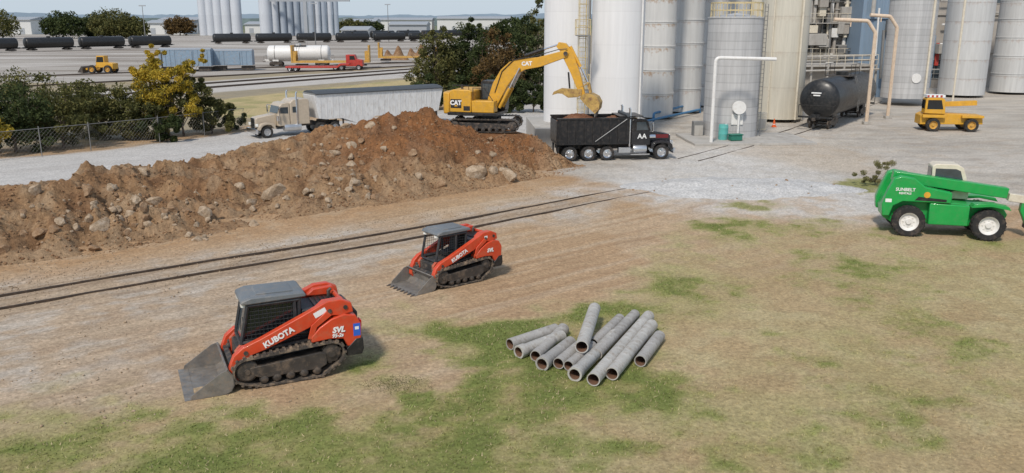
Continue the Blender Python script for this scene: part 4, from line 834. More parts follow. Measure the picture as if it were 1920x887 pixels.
cg=MB().box(4.85,4.93,-.7,.5,.35,.45).box(4.85,4.93,-.7,.5,1.1,1.2)
for yy in (-.7,-.2,.3,.42): cg.box(4.86,4.94,yy,yy+.07,.35,1.2)
cg.build('carriage','blk',gt); 
for yy in (-.55,.2): MB().box(4.94,6.0,yy,yy+.12,.2,.26).box(4.94,5.0,yy,yy+.12,.2,1.1).build('fork','dsteel',gt)
MB().prism([(1.0,1.5),(.95,2.9),(1.1,3.0),(1.95,3.0),(2.2,2.85),(2.5,2.0),(2.5,1.5)],.12,.98).build('cab','cream',gt,.04)
wp=[(1.1,1.9),(1.08,2.8),(1.9,2.8),(2.08,2.72),(2.35,1.9)]
MB().prism(wp,.985,.992).build('cab_window','glassb',gt); MB().prism(wp,.11,.117).build('cab_window','glassb',gt); MB().box(.935,.948,.2,.9,2.0,2.8).build('rear_window','glassb',gt)
MB().tube([(.3,-.2,1.5),(1.9,-.2,2.0)],.08,8).build('lift_cylinder','blk',gt)
MB().lathe([(0,-.004),(.13,-.004),(.13,.004),(0,.004)],(.62,-1.028,1.83),'y',20).build('round_logo','yel',gt)
text('SUNBELT',.19,(-.25,-1.03,2.02),(1,0,0),(0,0,1),'wht',gt,off=.004); text('RENTALS',.12,(-.25,-1.03,1.86),(1,0,0),(0,0,1),'wht',gt,off=.003)
MB().box(-1.0,-.75,-1.028,-1.022,1.45,1.6).build('white_sticker','wht',gt); MB().prism([(.15,1.58),(.3,1.74),(1.4,1.66),(1.4,1.56)],-1.03,-1.023).build('black_vent','blk',gt)
# ------------------------------------------------------------------ silos
def silo(name,label,px,t,r,h,m,z0=0,cone=1.2,group=None,rings=None,n=48):
    o=thing(name,label,'silo',at(px,t,0),0,1,group)
    MB().lathe([(0,z0),(r,z0),(r,z0+h)],n=n).build('silo_wall',m,o)
    MB().lathe([(r+.05,z0+h),(r+.05,z0+h+.08),(r*.15,z0+h+cone),(0,z0+h+cone+.05)],n=n).build('roof',m,o)
    if rings:
        k=rings
        while k<h: MB().lathe([(r,z0+k),(r+.05,z0+k+.01),(r+.05,z0+k+.1),(r,z0+k+.11)],n=n,closed=True).build('ring',m,o); k+=rings
    return o
s1=silo('silo','tall smooth white silo directly behind the excavator bucket',1061,67.5,1.78,17,'silw',1.0)
s2=silo('silo','tall smooth white silo behind the dump truck bed',1153,66.5,1.98,17,'silw',.4)
MB().tube([(1.6,-1.45,.3),(1.6,-1.45,17)],.07,8).build('downpipe','wpipe',s2)
silo('silo','white ringed silo streaked with rust, nearest of the ringed row',1228,81,1.62,18,'silr',.2,rings=2.15)
silo('silo','grey ringed silo second in the ringed row',1282,86,1.60,18,'silr2',.2,rings=2.2)
silo('silo','grey ringed silo third in the ringed row behind the short tank',1328,92,1.62,18,'silr2',.2,rings=2.2)
silo('silo','ringed silo at the far end of the ringed row',1368,99,1.65,18,'silr2',.2,rings=2.2)
silo('silo','cream silo seen in the gap right of the short corrugated tank',1412,100,1.6,18,'crsilo',.2)
f=silo('tank','short corrugated metal tank with a cream railing on its flat top',1367,68,2.1,9.0,'corr',.15,cone=.35)
f['category']='tank'
m=MB(); 
for k in range(20):
    a=2*math.pi*k/20; m.tube([(1.95*math.cos(a),1.95*math.sin(a),9.2),(1.95*math.cos(a),1.95*math.sin(a),10.3)],.028,5)
for z in (9.75,10.3): m.lathe([(1.92,z-.03),(1.98,z-.03),(1.98,z+.03),(1.92,z+.03)],n=32,closed=True)
m.build('railing','yelw',f)
MB().box(-.45,.45,-2.16,-2.09,1.2,2.0).build('access_hatch','wpipe',f,.02)
m=MB()
for s in (-.22,.22): m.tube([(2.0+s*.7,-1.0+s*.6,.2),(2.0+s*.7,-1.0+s*.6,10.2)],.03,5)
for k in range(30): m.tube([(1.85,-1.13,.4+k*.33),(2.15,-.87,.4+k*.33)],.018,4)
m.build('ladder','wire',f)
g=silo('silo','tall cream silo between the corrugated tank and the black tank car',1458,79,2.12,18,'crsilo',.3)
MB().tube([(.9,-2.1,.3),(.9,-2.1,18)],.10,8).build('downpipe','cream',g); MB().tube([(-1.5,-1.65,.3),(-1.5,-1.65,18)],.06,8).build('conduit','cream',g)
h_=silo('silo','corrugated metal silo with top railing behind the cream pipe arches',1693,94,2.42,10.3,'corr',.8,cone=.8)
m=MB()
for k in range(16):
    a=2*math.pi*k/16; m.tube([(2.3*math.cos(a),2.3*math.sin(a),11.1),(2.3*math.cos(a),2.3*math.sin(a),12.2)],.03,5)
for z in (11.6,12.2): m.lathe([(2.27,z-.03),(2.33,z-.03),(2.33,z+.03),(2.27,z+.03)],n=32,closed=True)
m.build('railing','yelw',h_)
MB().lathe([(.0,-.06),(.5,-.06),(.5,.06),(0,.06)],(.0,-2.45,3.0),'y',20).build('round_hatch','wpipe',h_)
MB().tube([(1.2,-2.2,.3),(1.2,-2.2,11.6),(4.4,-2.0,11.9),(4.4,-2.0,.3)],.10,8).build('feed_pipe','cream',h_)
silo('silo','pale silo rising behind the yellow crane',1800,104,2.6,15,'silr2',.3)
silo('silo','grey ringed silo at the far right of the plant',1893,108,2.4,15,'silr2',.3,rings=2.2)
a=G(1004,276); pl_=MB().box(0,4.9,0,8,0,1.35).build('concrete_plinth','conc',None,.03,loc=(a.x,a.y,0)); pl_.rotation_euler=(0,0,R(4)); tag(pl_,'pale concrete plinth under the tall white silos','plinth')
lt=thing('caged_ladder','cream caged ladder with a platform between the two tall white silos','ladder',at(1088,64.2,0))
m=MB()
for x in (-.25,.25): m.tube([(x,0,1.3),(x,0,17)],.03,6)
for k in range(50): m.tube([(-.25,0,1.5+k*.31),(.25,0,1.5+k*.31)],.015,4)
m.build('ladder_rails','yelw',lt); m=MB()
for k in range(17):
    z=2.6+k*.75; m.tube([(.35*math.cos(a),-.35+.42*math.sin(a)-.05,z) for a in [math.pi*.9-math.pi*1.8*q/10 for q in range(11)]],.016,4)
for q in range(5):
    a=-math.pi*(q+.5)/5; m.tube([(.38*math.cos(a),-.35+.45*math.sin(a),2.6),(.38*math.cos(a),-.35+.45*math.sin(a),14.5)],.012,4)
m.build('safety_cage','yelw',lt); m=MB()
for z in (7.9,4.0): MB().box(-.5,.5,-1.0,.3,z,z+.06).build('platform','wire',lt)
for zz in (7.95,4.05):
    m=MB()
    for x,y in ((-.5,-1.0),(.5,-1.0),(-.5,.3),(.5,.3)): m.tube([(x,y,zz),(x,y,zz+1.1)],.03,5)
    for z in (.55,1.1): m.tube([(-.5,.3,zz+z),(-.5,-1.0,zz+z),(.5,-1.0,zz+z),(.5,.3,zz+z)],.025,5)
    m.build('railing','yelw',lt)
def polypipe(name,label,cat,pts,r,m,par=None,bend=.35):
    o=MB(); fine=[]; pts=[Vector(p) for p in pts]
    for i,p in enumerate(pts):
        if 0<i<len(pts)-1:
            a=(pts[i-1]-p).normalized(); b=(pts[i+1]-p).normalized(); q=min(bend,(pts[i-1]-p).length*.4,(pts[i+1]-p).length*.4)
            for k in range(5):
                w=k/4; fine.append((p+a*q)*(1-w)**2+p*2*w*(1-w)+(p+b*q)*w**2)
        else: fine.append(p)
    o.tube(fine,r,10); ob=o.build(name,m,par)
    if label: tag(ob,label,cat)
    return ob
A=G(1333,271)
polypipe('vent_pipe','white vertical pipe bending over in front of the corrugated tank','pipe',[A,(A.x,A.y,6.35),(A.x+4.4,A.y,6.25)],.13,'wpipe')
A=G(1398,250); polypipe('standpipe','thin white standpipe at the right foot of the corrugated tank','pipe',[A,(A.x,A.y,3.0),(A.x+.5,A.y+1,3.0)],.07,'wpipe')
A=at(1386,65.0,2.55); hr=thing('hose_reel','white round reel mounted in front of the corrugated tank','reel',(A.x,A.y,0))
MB().lathe([(0,-.16),(.5,-.16),(.5,-.12),(.2,-.1),(.2,.1),(.5,.12),(.5,.16),(0,.16)],(0,0,2.55),'y',24).build('drum','wpipe',hr); MB().box(-.06,.06,-.1,.1,0,2.5).build('stand','wpipe',hr)
for (x0,y0,x1,y1,z,lab) in ((1205,236,1312,212,.35,'blue pipe running low along the ringed silos'),(1225,228,1312,205,.75,'upper blue pipe running above the low one by the ringed silos')):
    a=G(x0,y0); b=G(x1,y1); polypipe('blue_pipe',lab,'pipe',[(a.x,a.y,-.1),(a.x,a.y,z),(b.x,b.y,z),(b.x,b.y,0)],.11,'bpipe')
A=G(1355,266); A.z=.18; d=thing('drum','teal plastic drum at the foot of the corrugated tank','drum',A); MB().lathe([(0,0),(.34,0),(.36,.1),(.36,.4),(.375,.45),(.36,.5),(.36,.85),(.375,.9),(.36,.95),(.34,1.15),(0,1.15)],n=20).build('shell','teal',d); MB().lathe([(0,1.15),(.05,1.15),(.05,1.2),(0,1.2)],(.18,0,0),n=8).build('bung','wht',d)
A=G(1378,268); A.z=.18; d=thing('tote','low dark green plastic tote beside the teal drum','tote',A,.2); MB().box(-.45,.45,-.3,.3,.02,.42).build('tub','dkgreen',d,.04); MB().box(-.5,.5,-.35,.35,.42,.5).build('lid','dkgreen',d,.02)
A=G(1451,238); d=thing('traffic_cone','orange traffic cone in front of the cream silo','cone',A); MB().lathe([(0,.04),(.17,.04),(.03,.72),(0,.72)],n=16).build('cone','cone',d); MB().box(-.2,.2,-.2,.2,0,.04).build('base','cone',d); MB().lathe([(.135,.22),(.10,.36)],n=16).build('white_band','wht',d)
for i,(x,y,l) in enumerate(((1494,228,'grey metal cabinet just left of the tank car end'),(1307,258,'small grey equipment box at the left foot of the corrugated tank'),(1425,245,'pale cream pump box between tank and cream silo'))):
    A=G(x,y); d=thing('equipment_box',l,'cabinet',A,.1*i); MB().box(-.4,.4,-.3,.3,.1,1.1+.2*i).build('housing','cream' if i==2 else 'wire',d,.03); MB().box(-.34,.34,-.312,-.302,.2,1.0).build('door','conc',d); MB().box(-.42,.42,-.32,.32,0,.1).build('base','conc',d)
slab=MB().box(0,9.2,0,6.0,0,.18).build('concrete_slab','conc',None,.02,loc=(G(1300,272).x,G(1300,274).y,0)); slab.rotation_euler=(0,0,R(3)); tag(slab,'low concrete slab under the corrugated tank','slab')
for (x0,y0,x2,zt,lab) in ((1624,233,-3.7,8.95,'nearer cream pipe arch over the track beside the tank car'),(1664,222,-2.6,9.35,'farther cream pipe arch right of the first one')):
    A=G(x0,y0); d=thing('pipe_arch',lab,'pipe arch',A)
    polypipe('post','','',[(0,0,0),(0,0,zt-1.0),(-.75,0,zt),(x2,0.0,zt+.12)],.16,'creamor',par=d,bend=.15)
    MB().box(-.3,.3,-.3,.3,0,.25).build('foot','conc',d,.02); MB().tube([(x2*.6,0,zt+.1),(x2*.6,0,zt-.5)],.06,6).build('hanger','creamor',d)
    MB().tube([(-.03,-.2,.2),(-.03,-.2,zt-1.2)],.035,6).build('conduit','creamor',d)
# ------------------------------------------------------------------ tank cars
def tankcar(label,loc,rz,L=13.5,r=1.5,m='tank',detail=True,group=None,sc=1,name='tank_car'):
    t=thing(name,label,'rail tank car',loc,rz,sc,group); zc=2.55
    pr=[(0,-L/2)]+[(r*math.sin(a),-L/2+.62*(1-math.cos(a))) for a in [math.pi/2*k/8 for k in range(1,9)]]+[(r,0)]+[(r*math.sin(a),L/2-.62*(1-math.cos(a))) for a in [math.pi/2*k/8 for k in range(8,0,-1)]]+[(0,L/2)]
    MB().lathe(pr,(0,0,zc),'x',36).build('tank_shell',m,t)
    MB().lathe([(0,0),(.55,0),(.55,.4),(0,.42)],(0,0,zc+r-.08),'z',16).build('manway',m,t)
    for e in (-1,1):
        bp=[(e*L*.36-1.2,.45),(e*L*.36-1.2,.75),(e*L*.36-.5,.95),(e*L*.36+.5,.95),(e*L*.36+1.2,.75),(e*L*.36+1.2,.45),(e*L*.36+.3,.3),(e*L*.36-.3,.3)]
        b=MB().prism(bp,-1.0,-.85).prism(bp,.85,1.0).box(e*L*.36-.3,e*L*.36+.3,-1,1,.6,1.1); bo_=b.build('bogie','dsteel',t)
        if detail:
            for dx in (-.9,.9):
                m_=MB()
                for s in (-1,1): m_.lathe([(0,-.07),(.42,-.07),(.42,.05),(.46,.07),(0,.07)],(e*L*.36+dx,s*.75,.46),'y',20)
                m_.tube([(e*L*.36+dx,-.7,.46),(e*L*.36+dx,.7,.46)],.08,8); m_.build('wheelset','dsteel',bo_)
        MB().box(*sorted((e*L*.28,e*(L/2+.5))),-.35,.35,.95,1.35).build('stub_sill',m,t); MB().box(*sorted((e*(L/2+.4),e*(L/2+.55))),-1.4,1.4,1.05,1.2).build('end_sill',m,t)
        if detail:
            MB().box(*sorted((e*(L/2+.5),e*(L/2+.95))),-.12,.12,.85,1.1).build('coupler','dsteel',t)
            q=MB()
            for y in (-1.4,1.4): q.tube([(e*(L/2+.45),y,1.2),(e*(L/2+.45),y,2.1),(e*(L/2-.7),y,2.1)],.025,5)
            q.tube([(e*(L/2+.45),-1.4,2.1),(e*(L/2+.45),1.4,2.1)],.025,5); q.build('handrail','blk' if m=='tank' else 'wire',t)
            MB().prism([(e*L*.36-.6,1.0),(e*L*.36-.5,2.2),(e*L*.36+.5,2.2),(e*L*.36+.6,1.0)],-1.0,1.0).build('saddle',m,t)
    if detail:
        MB().box(-1.6,1.6,-1.1,1.1,zc+r-.05,zc+r).build('platform','dsteel',t); q=MB()
        for x in (-1.6,0,1.6):
            for y in (-1.1,1.1): q.tube([(x,y,zc+r),(x,y,zc+r+1.0)],.025,5)
        for y in (-1.1,1.1):
            for z in (.5,1.0): q.tube([(-1.6,y,zc+r+z),(1.6,y,zc+r+z)],.025,5)
        q.build('railing','blk' if m=='tank' else 'wire',t); q=MB()
        for x in (-.25,.25): q.tube([(x,-1.62,1.0),(x,-1.62,zc),(x,-1.15,zc+r)],.025,5)
        for k in range(8): q.tube([(-.25,-1.62,1.1+k*.3),(.25,-1.62,1.1+k*.3)],.015,4)
        q.build('ladder','wire',t)
        for x in (-4.6,4.6): MB().lathe([(r+.006,x-.05),(r+.006,x+.05)],(0,0,zc),'x',36).build('tank_band','tank',t)
    return t
A=G(1526,245); ang=R(56); dn=Vector((math.cos(ang),math.sin(ang),0)); tc_=tankcar('glossy black rail tank car with white end markings in the yard',A+dn*8.0,ang,15.2,1.66)
for k,(yy,zz,w) in enumerate(((.15,3.1,.8),(.1,2.9,.55))): MB().box(-7.66,-7.56,yy-w/2,yy+w/2,zz-.05,zz+.05).build('end_marking','wht',tc_)
# ------------------------------------------------------------------ buildings
def building(label,px0,px1,t,h,m,name='process_building',floors=None,depth=12,bays=4,win=True,rz=0,win_skip=None):
    a=at(px0,t); b=at(px1,t); w=b.x-a.x; o=thing(name,label,'building',(a.x,a.y,0),rz)
    MB().box(0,w,0,depth,0,h).build('wall',m,o)
    fl=floors or 4; fh=h/fl
    for k in range(1,fl+1): MB().box(-.12,w+.12,-.22,-.001,k*fh-.35,k*fh).build('ledge',m,o,.02)
    for k in range(bays+1):
        x=k*w/bays; MB().box(x-.22,x+.22,-.30,-.002,0,h-.01).build('column',m,o,.02)
    if win:
        for f_ in range(fl):
            for k in range(bays):
                if win_skip and (f_,k) in win_skip: continue
                x=(k+.5)*w/bays; z=f_*fh+fh*.25; ww=w/bays*.24
                fr=MB().box(x-ww-.08,x+ww+.08,-.10,-.003,z-.08,z+fh*.5+.08).build('window','conc',o)
                MB().box(x-ww,x+ww,-.115,-.103,z,z+fh*.5).build('pane','glassb',fr)
                q=MB().box(x-.03,x+.03,-.125,-.117,z,z+fh*.5)
                for j in range(1,4): q.box(x-ww,x+ww,-.13,-.126,z+fh*.5*j/4-.02,z+fh*.5*j/4+.02)
                q.build('glazing_bars','conc',fr)
    MB().box(-.2,w+.2,-.3,depth+.2,h,h+.4).build('parapet',m,o)
    return o,w
def clutter(o,w,zmax,n,seed):
    rs=random.Random(seed)
    for k in range(n):
        x=rs.uniform(.3,w-.5); z=rs.uniform(1.5,zmax-2); kk=rs.random(); mm=rs.choice(['wire','conc','cream','wpipe','concd','conc'])
        if kk<.35: MB().tube([(x,-.55-rs.random()*.5,z),(x,-.55,min(zmax,z+rs.uniform(3,8)))],rs.uniform(.08,.28),8).build('duct',mm,o)
        elif kk<.6: MB().tube([(x,-.8,z),(min(w,x+rs.uniform(2,5)),-.8,z)],rs.uniform(.06,.16),6).build('pipe_run',mm,o)
        else:
            a=rs.uniform(.5,1.5); MB().box(x,x+a,-.32-rs.uniform(.5,1.4),-.31,z,z+rs.uniform(.6,1.8)).build('equipment_housing',mm,o,.03)
o,w=building('stained concrete process building with ledges behind the tank car',1494,1612,108,21,'concd',floors=6,bays=4,win_skip={(0,0),(1,1),(2,2),(2,0),(3,3),(4,1),(1,3),(3,1),(2,3)})
for x,l in ((1.2,17),(3.3,14),(5.1,19),(6.6,16)): MB().tube([(x,-.6,2),(x,-.6,l)],.22,10).build('duct','wpipe' if x>3 else 'conc',o)
MB().box(.4,2.6,-1.8,-.31,6.0,7.4).build('fan_housing','conc',o,.05); MB().box(4.2,6.6,-1.4,-.31,9.2,10.6).build('vent_housing','conc',o,.05)
clutter(o,w,14,44,3)
for z in (4.4,8.6,12.0): MB().box(0,w,-1.5,-.31,z,z+.1).build('walkway','conc',o)
for z in (4.5,8.7,12.1):
    m=MB()
    for k in range(9): m.tube([(k*w/8,-1.5,z),(k*w/8,-1.5,z+1.1)],.03,4)
    for q in (.55,1.1): m.tube([(0,-1.5,z+q),(w,-1.5,z+q)],.03,4)
    m.build('walkway_railing','cream',o)
m=MB()
for k in range(14): m.box(w*.55+k*.25,w*.55+k*.25+.26,-2.3,-1.55,4.5+k*.28,4.56+k*.28)
m.build('stair','wire',o)
o,w=building('blue grey metal clad tower between the concrete building and corrugated silo',1604,1655,103,19,'bluem',floors=2,bays=1,win=False)
for k in range(int((w-.6)/.3)): MB().box(.3+k*.3,.38+k*.3,-.04,-.003,0,18.9).build('cladding_rib','bluem',o)
clutter(o,w,12,4,8)
o,w=building('long low grey concrete building behind the ringed silos',1240,1490,118,19,'concd',floors=4,bays=7,win_skip={(0,1),(1,3),(2,5)})
clutter(o,w,14,14,5)
o,w=building('stained grey industrial building at the far right of the yard',1722,2120,118,20,'concd',floors=4,bays=8,win_skip={(k,j) for k in range(4) for j in range(8) if (k*3+j*5)%4})
clutter(o,w,15,34,9); MB().box(.6,1.4,-.5,-.31,0,7).build('blue_downcomer','bluem',o); MB().box(1.6,2.1,-.5,-.31,3,6).build('red_panel','red',o)
a=at(1485,97); lp=thing('loading_platform','grey steel loading platform with railings beyond the black tank car','platform',(a.x,a.y,0),R(8))
MB().box(0,10,0,5,3.9,4.1).build('deck','conc',lp)
for k in range(6):
    for y in (0.1,4.9): MB().box(k*1.96,k*1.96+.2,y-.1,y+.1,0,3.9).build('leg','conc',lp)
MB().box(0,10,1.2,1.3,0,3.88).build('back_panel','concd',lp)
m=MB()
for k in range(11): m.tube([(k*1.0,0,4.1),(k*1.0,0,5.2)],.035,4)
for z in (4.65,5.2): m.tube([(0,0,z),(10,0,z)],.035,5)
m.build('railing','cream',lp)
for z,y in ((4.4,.6),(4.9,.9),(3.4,-.3)): MB().tube([(-4,y,z),(10,y,z+.2)],.11,8).build('pipe_run','conc',lp)
A=G(1728,247); yc=thing('mobile_crane','yellow mobile deck crane at the right side of the yard','crane',A+Vector((1.1,1.2,0)),R(-8))
for x in (0,3.0):
    for s in (1,-1): wheel(yc,x,s*1.0,.55,.55,.4,'yelf',s)
MB().prism([(-.95,.55),(-.95,1.3),(-.6,1.5),(3.9,1.35),(4.0,.6)],-.75,.75).build('deck','yel',yc,.03); MB().box(-.9,.9,-1.15,-.76,1.15,1.4).build('fender','yel',yc,.02); MB().box(2.2,3.9,-1.15,-.76,1.15,1.35).build('fender','yel',yc,.02)
MB().prism([(-.8,1.5),(-.75,2.7),(-.55,2.8),(.5,2.8),(.75,2.6),(.85,1.45)],-1.1,-.2).build('cab','yel',yc,.04); MB().prism([(-.62,1.85),(-.6,2.6),(.45,2.6),(.65,1.85)],-1.112,-1.103).build('cab_window','glass',yc); MB().box(-.82,-.79,-1.0,-.3,1.9,2.6).build('rear_window','glass',yc)
MB().box(-.6,3.6,-.1,.35,2.0,2.4,Matrix.Rotation(R(-3),3,'Y')).build('boom','yel',yc,.02); MB().box(-.4,.6,-.2,.5,1.4,2.1).build('turret','blk',yc,.02)
for k in range(4): MB().box(-.72+k*.34,-.55+k*.34,-1.12,-1.115,2.84,3.0).build('red_mark','red',yc)
MB().box(-.75,.7,-1.11,-.2,2.82,3.02).build('striped_board','wht',yc)
# ------------------------------------------------------------------ trees
def tree(name,label,base,blobs,m,n,size,trunk_h=1.5,trunk_r=.15,cat='tree',group=None,limbs=9,bare=0,dens=1.):
    t=thing(name,label,cat,base,0,1,group); rs=random.Random(len(label)*7+int(base[0]*10)%97)
    cent=[];rad=[]
    for bx,by,bz,rx,ry,rz in blobs:
        for _ in range(max(6,int(10*rx*rz/2*dens))):
            while True:
                d=Vector((rs.uniform(-1,1),rs.uniform(-1,1),rs.uniform(-1,1)))
                if .35<d.length<1: break
            cent.append((bx+d.x*rx,by+d.y*ry,max(.25,bz+d.z*rz))); rad.append(rs.uniform(.24,.5)*min(rx,rz)*.8)
    V,Fq=leafcloud(n,cent,np.array(rad),size); V[:,2]=np.maximum(V[:,2],.02)
    c=meshnp('crown',V,Fq,m,smooth=False); c.parent=t
    top=max(b[2] for b in blobs); b0=blobs[0]
    mb=MB(); mb.tube([(0,0,-.1),(.1*rs.uniform(-1,1),0,trunk_h),(b0[0]*.5,b0[1]*.5,(trunk_h+top)/2),(b0[0],b0[1],top)],trunk_r,7,r1=trunk_r*.35)
    for k in range(limbs):
        q=Vector(cent[rs.randrange(len(cent))]); s0=Vector((0,0,trunk_h*rs.uniform(.6,1.0))); mdl=s0.lerp(q,.5)+Vector((rs.uniform(-.3,.3),rs.uniform(-.3,.3),.2)); mb.tube([s0,mdl,q],trunk_r*.45,5,r1=trunk_r*.12)
        for j in range(int(bare/limbs)):
            q2=q+((q-Vector((0,0,trunk_h))).normalized()+Vector((rs.uniform(-.6,.6),rs.uniform(-.6,.6),rs.uniform(-.2,.7))))*rs.uniform(.4,.9); mb.tube([q,q2],trunk_r*.14,4,r1=trunk_r*.04)
    mb.build('trunk','bark',t); return t
def gb_(px,t): a=at(px,t); return (a.x,a.y,0)
tree('tree','autumn tree with yellow leaves rising above the left shrubs',gb_(318,67.5),[(0,0,4.2,2.3,1.5,1.7),(-1.5,-.2,5.4,1.3,.9,1.3),(1.6,0,5.0,1.4,1,1.3),(-.5,0,6.6,.9,.8,.8),(2.9,0,6.2,.8,.6,.6),(.3,-.3,2.6,2.5,1.4,1.4)],'lfy',20000,.10,1.6,.10,limbs=14,bare=28,dens=1.6)
tree('tree','olive green tree mixed into the base of the yellow autumn tree',gb_(345,68.5),[(0,0,2.9,2.5,1.6,1.8),(-1.6,0,2.2,1.7,1.4,1.5),(1.2,0,3.9,1.4,1,1.1)],'lfo',14000,.11,1.2,.10,limbs=10,bare=20)
lab=['olive bushy tree at the left end of the fence line','dark green bushy tree left of the yellow autumn tree','dark bush low at the foot of the yellow autumn tree','green bush right of the autumn tree by the fence','brown tinged bush close to the beige tractor']
for k,(px,t,w,h,m,n) in enumerate([(195,66,2.4,4.6,'lfo',15000),(258,66.5,2.2,4.1,'lfo',13000),(300,65,1.8,2.4,'lfg',6000),(398,70,1.8,3.2,'lfo',7000),(430,72,1.3,2.3,'lfg',3500)]):
    tree('tree' if k<2 else 'bush',lab[k],gb_(px,t),[(0,0,h*.5,w,1.6,h*.5),(w*.5,0,h*.35,w*.7,1.2,h*.35),(-w*.5,.2,h*.4,w*.8,1.3,h*.4)],m,n,.11,h*.25,.08,'tree' if k<2 else 'bush',limbs=10,bare=20)
for k,(px,t,w,h,m) in enumerate([(120,62,2.4,4.4,'lfo'),(30,60,2.5,5.0,'lfg'),(-60,58,2.4,4.2,'lfy'),(60,66,2.6,5.6,'lfo')]):
    tree('tree','%s tree outside the left of the fence line'%['olive','tall dark green','yellowing','tallest olive'][k],gb_(px,t),[(0,0,h*.55,w,1.8,h*.45),(w*.5,0,h*.35,w*.8,1.3,h*.35),(-w*.5,.2,h*.4,w*.8,1.4,h*.4)],m,9000,.12,h*.25,.12,limbs=10,bare=20)
for k,(px,t,w,h,m,n,lab_) in enumerate([(822,95,2.6,8.6,'lfo',13000,'olive tree at the left end of the clump behind the excavator'),(878,98,2.9,9.4,'lfg',16000,'tall dark green tree in the clump behind the excavator boom'),(935,93,2.6,8.6,'lfb',8000,'russet leaved tree in the clump behind the excavator boom'),(915,96,2.7,8.0,'lfg',12000,'dark tree just behind the russet tree'),(985,100,2.4,9.8,'lfg',13000,'dark green tree against the left side of the white silo'),(1008,108,2.2,11.5,'lfo',8000,'tallest loose olive tree rising beside the white silo')]):
    tree('tree',lab_,gb_(px,t),[(0,0,h*.5,w,2.2,h*.42),(w*.45,0,h*.3,w*.75,1.6,h*.3),(-w*.5,.2,h*.32,w*.8,1.7,h*.32),(w*.1,0,h*.8,w*.5,1.2,h*.2)],m,n,.15,h*.2,.2,limbs=14,bare=42)
for k,(px,t,w,h) in enumerate([(800,88,1.6,3.4),(868,86,2.0,3.6),(950,86,2.2,3.8),(1000,86,1.5,3.2)]):
    tree('bush','%s dark bush along the fence behind the excavator'%['first','second','third','fourth'][k],gb_(px,t),[(0,0,h*.5,w,1.4,h*.5),(w*.5,0,h*.4,w*.7,1.1,h*.4)],'lfg',6500,.14,h*.2,.08,'bush',limbs=6,bare=18)
A=G(1641,347); tree('shrub','sparse light green scrubby shrub on a green patch near the green telehandler',tuple(A),[(0,0,.7,1.2,.8,.6),(-.7,0,.5,.8,.5,.4),(.6,0,.9,.8,.5,.6)],'lft',7000,.035,.2,.014,'shrub',limbs=16,bare=48,dens=3)
def weed(px,py,label,n,sx,sy):
    c=G(px,py); V,Fq=leafcloud(n,[(0,0,.02)],1.0,.018,.05); V[:,0]*=sx; V[:,1]*=sy; V[:,2]=np.maximum(V[:,2],.01)
    o=meshnp('weed_patch',V,Fq,'lfo',smooth=False); o.location=c; tag(o,label,'weeds',kind='stuff')
weed(745,722,'flat green weeds on the bare soil right of the large loader',1300,1.0,.6)
for k,(px,t,w,h,m) in enumerate([(215,430,11,15,'lfo'),(190,440,9,13,'lfg'),(252,430,7,11,'lfo'),(338,520,9,12,'lfb'),(120,430,10,14,'lfg'),(660,620,10,10,'lfo'),(690,640,12,9,'lfg'),(-20,420,14,15,'lfo'),(960,330,9,10,'lfg')]):
    tree('tree','distant %s tree on the skyline, %s'%(['broad','dark','round','russet','left outer','small','wide','outermost','hidden'][k],['at upper left','left of the broad one','right of the broad one','left of the first far silos','outside the broad one','right of the far silos','beside the far sheds','at the far left end','behind the olive trees'][k]),gb_(px,t),[(0,0,h*.55,w,w*.7,h*.42),(w*.5,0,h*.4,w*.6,w*.5,h*.35),(-w*.5,0,h*.4,w*.6,w*.5,h*.35)],m,5000,.65,h*.2,.4,limbs=5)
def ridge(name,y,h0,h1,m,x0,x1,seed=0,dep=200,n=500):
    V=[];Fq=[]
    for i in range(n):
        x=x0+(x1-x0)*i/(n-1); hh=h0+(h1-h0)*(.5+.5*noise.fractal(Vector((x*.0016+seed,seed,0)),1,2,5))+ (noise.noise(Vector((x*.03,seed,2)))*h0*.25)
        V+=[(x,y,-1),(x,y+10,hh),(x,y+dep,hh*.9)]
    for i in range(n-1):
        a=i*3; Fq+=[(a,a+3,a+4,a+1),(a+1,a+4,a+5,a+2)]
    o=meshnp(name,np.array(V),np.array(Fq),m,smooth=True); o['kind']='structure'; return o
M['hill']=mat('hazy_hill',(.19,.25,.31),.95,var=.1,scale=.004); M['hill2']=mat('hazy_treeline',(.11,.145,.14),.95,var=.35,scale=.03)  # distance haze is painted into these base colours as bluish tones
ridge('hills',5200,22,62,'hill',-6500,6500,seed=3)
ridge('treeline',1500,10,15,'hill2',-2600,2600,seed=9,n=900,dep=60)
# ------------------------------------------------------------------ railyard
for k,(px,w) in enumerate([(383,8),(397,8),(411,8),(427,9),(446,10)]):
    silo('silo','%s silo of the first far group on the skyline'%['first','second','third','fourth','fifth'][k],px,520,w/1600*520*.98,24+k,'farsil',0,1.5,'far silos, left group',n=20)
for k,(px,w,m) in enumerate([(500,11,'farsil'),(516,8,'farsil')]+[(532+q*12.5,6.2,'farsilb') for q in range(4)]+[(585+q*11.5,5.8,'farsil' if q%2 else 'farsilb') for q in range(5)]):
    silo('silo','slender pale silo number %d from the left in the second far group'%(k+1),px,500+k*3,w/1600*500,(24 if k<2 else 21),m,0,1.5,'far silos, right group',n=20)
fg=thing('silo_gantry','pale walkway bridge across the tops of the second far silos','walkway',at(575,498,0)); MB().box(-20,26,-1,1,19.5,20.3).build('deck','fargrey',fg); MB().box(-20,26,-1,-.9,20.3,21.3).build('railing','wire',fg); MB().box(-1,1,-1,1,0,19.5).build('leg','fargrey',fg)
tk=thing('elevator_tower','slim grey elevator tower between the far silo groups','tower',at(522,505,0)); MB().box(-1.2,1.2,-1.2,1.2,0,26).build('shaft','fargrey',tk); MB().box(-2,2,-2,2,26,29).build('head_house','farwhite',tk)
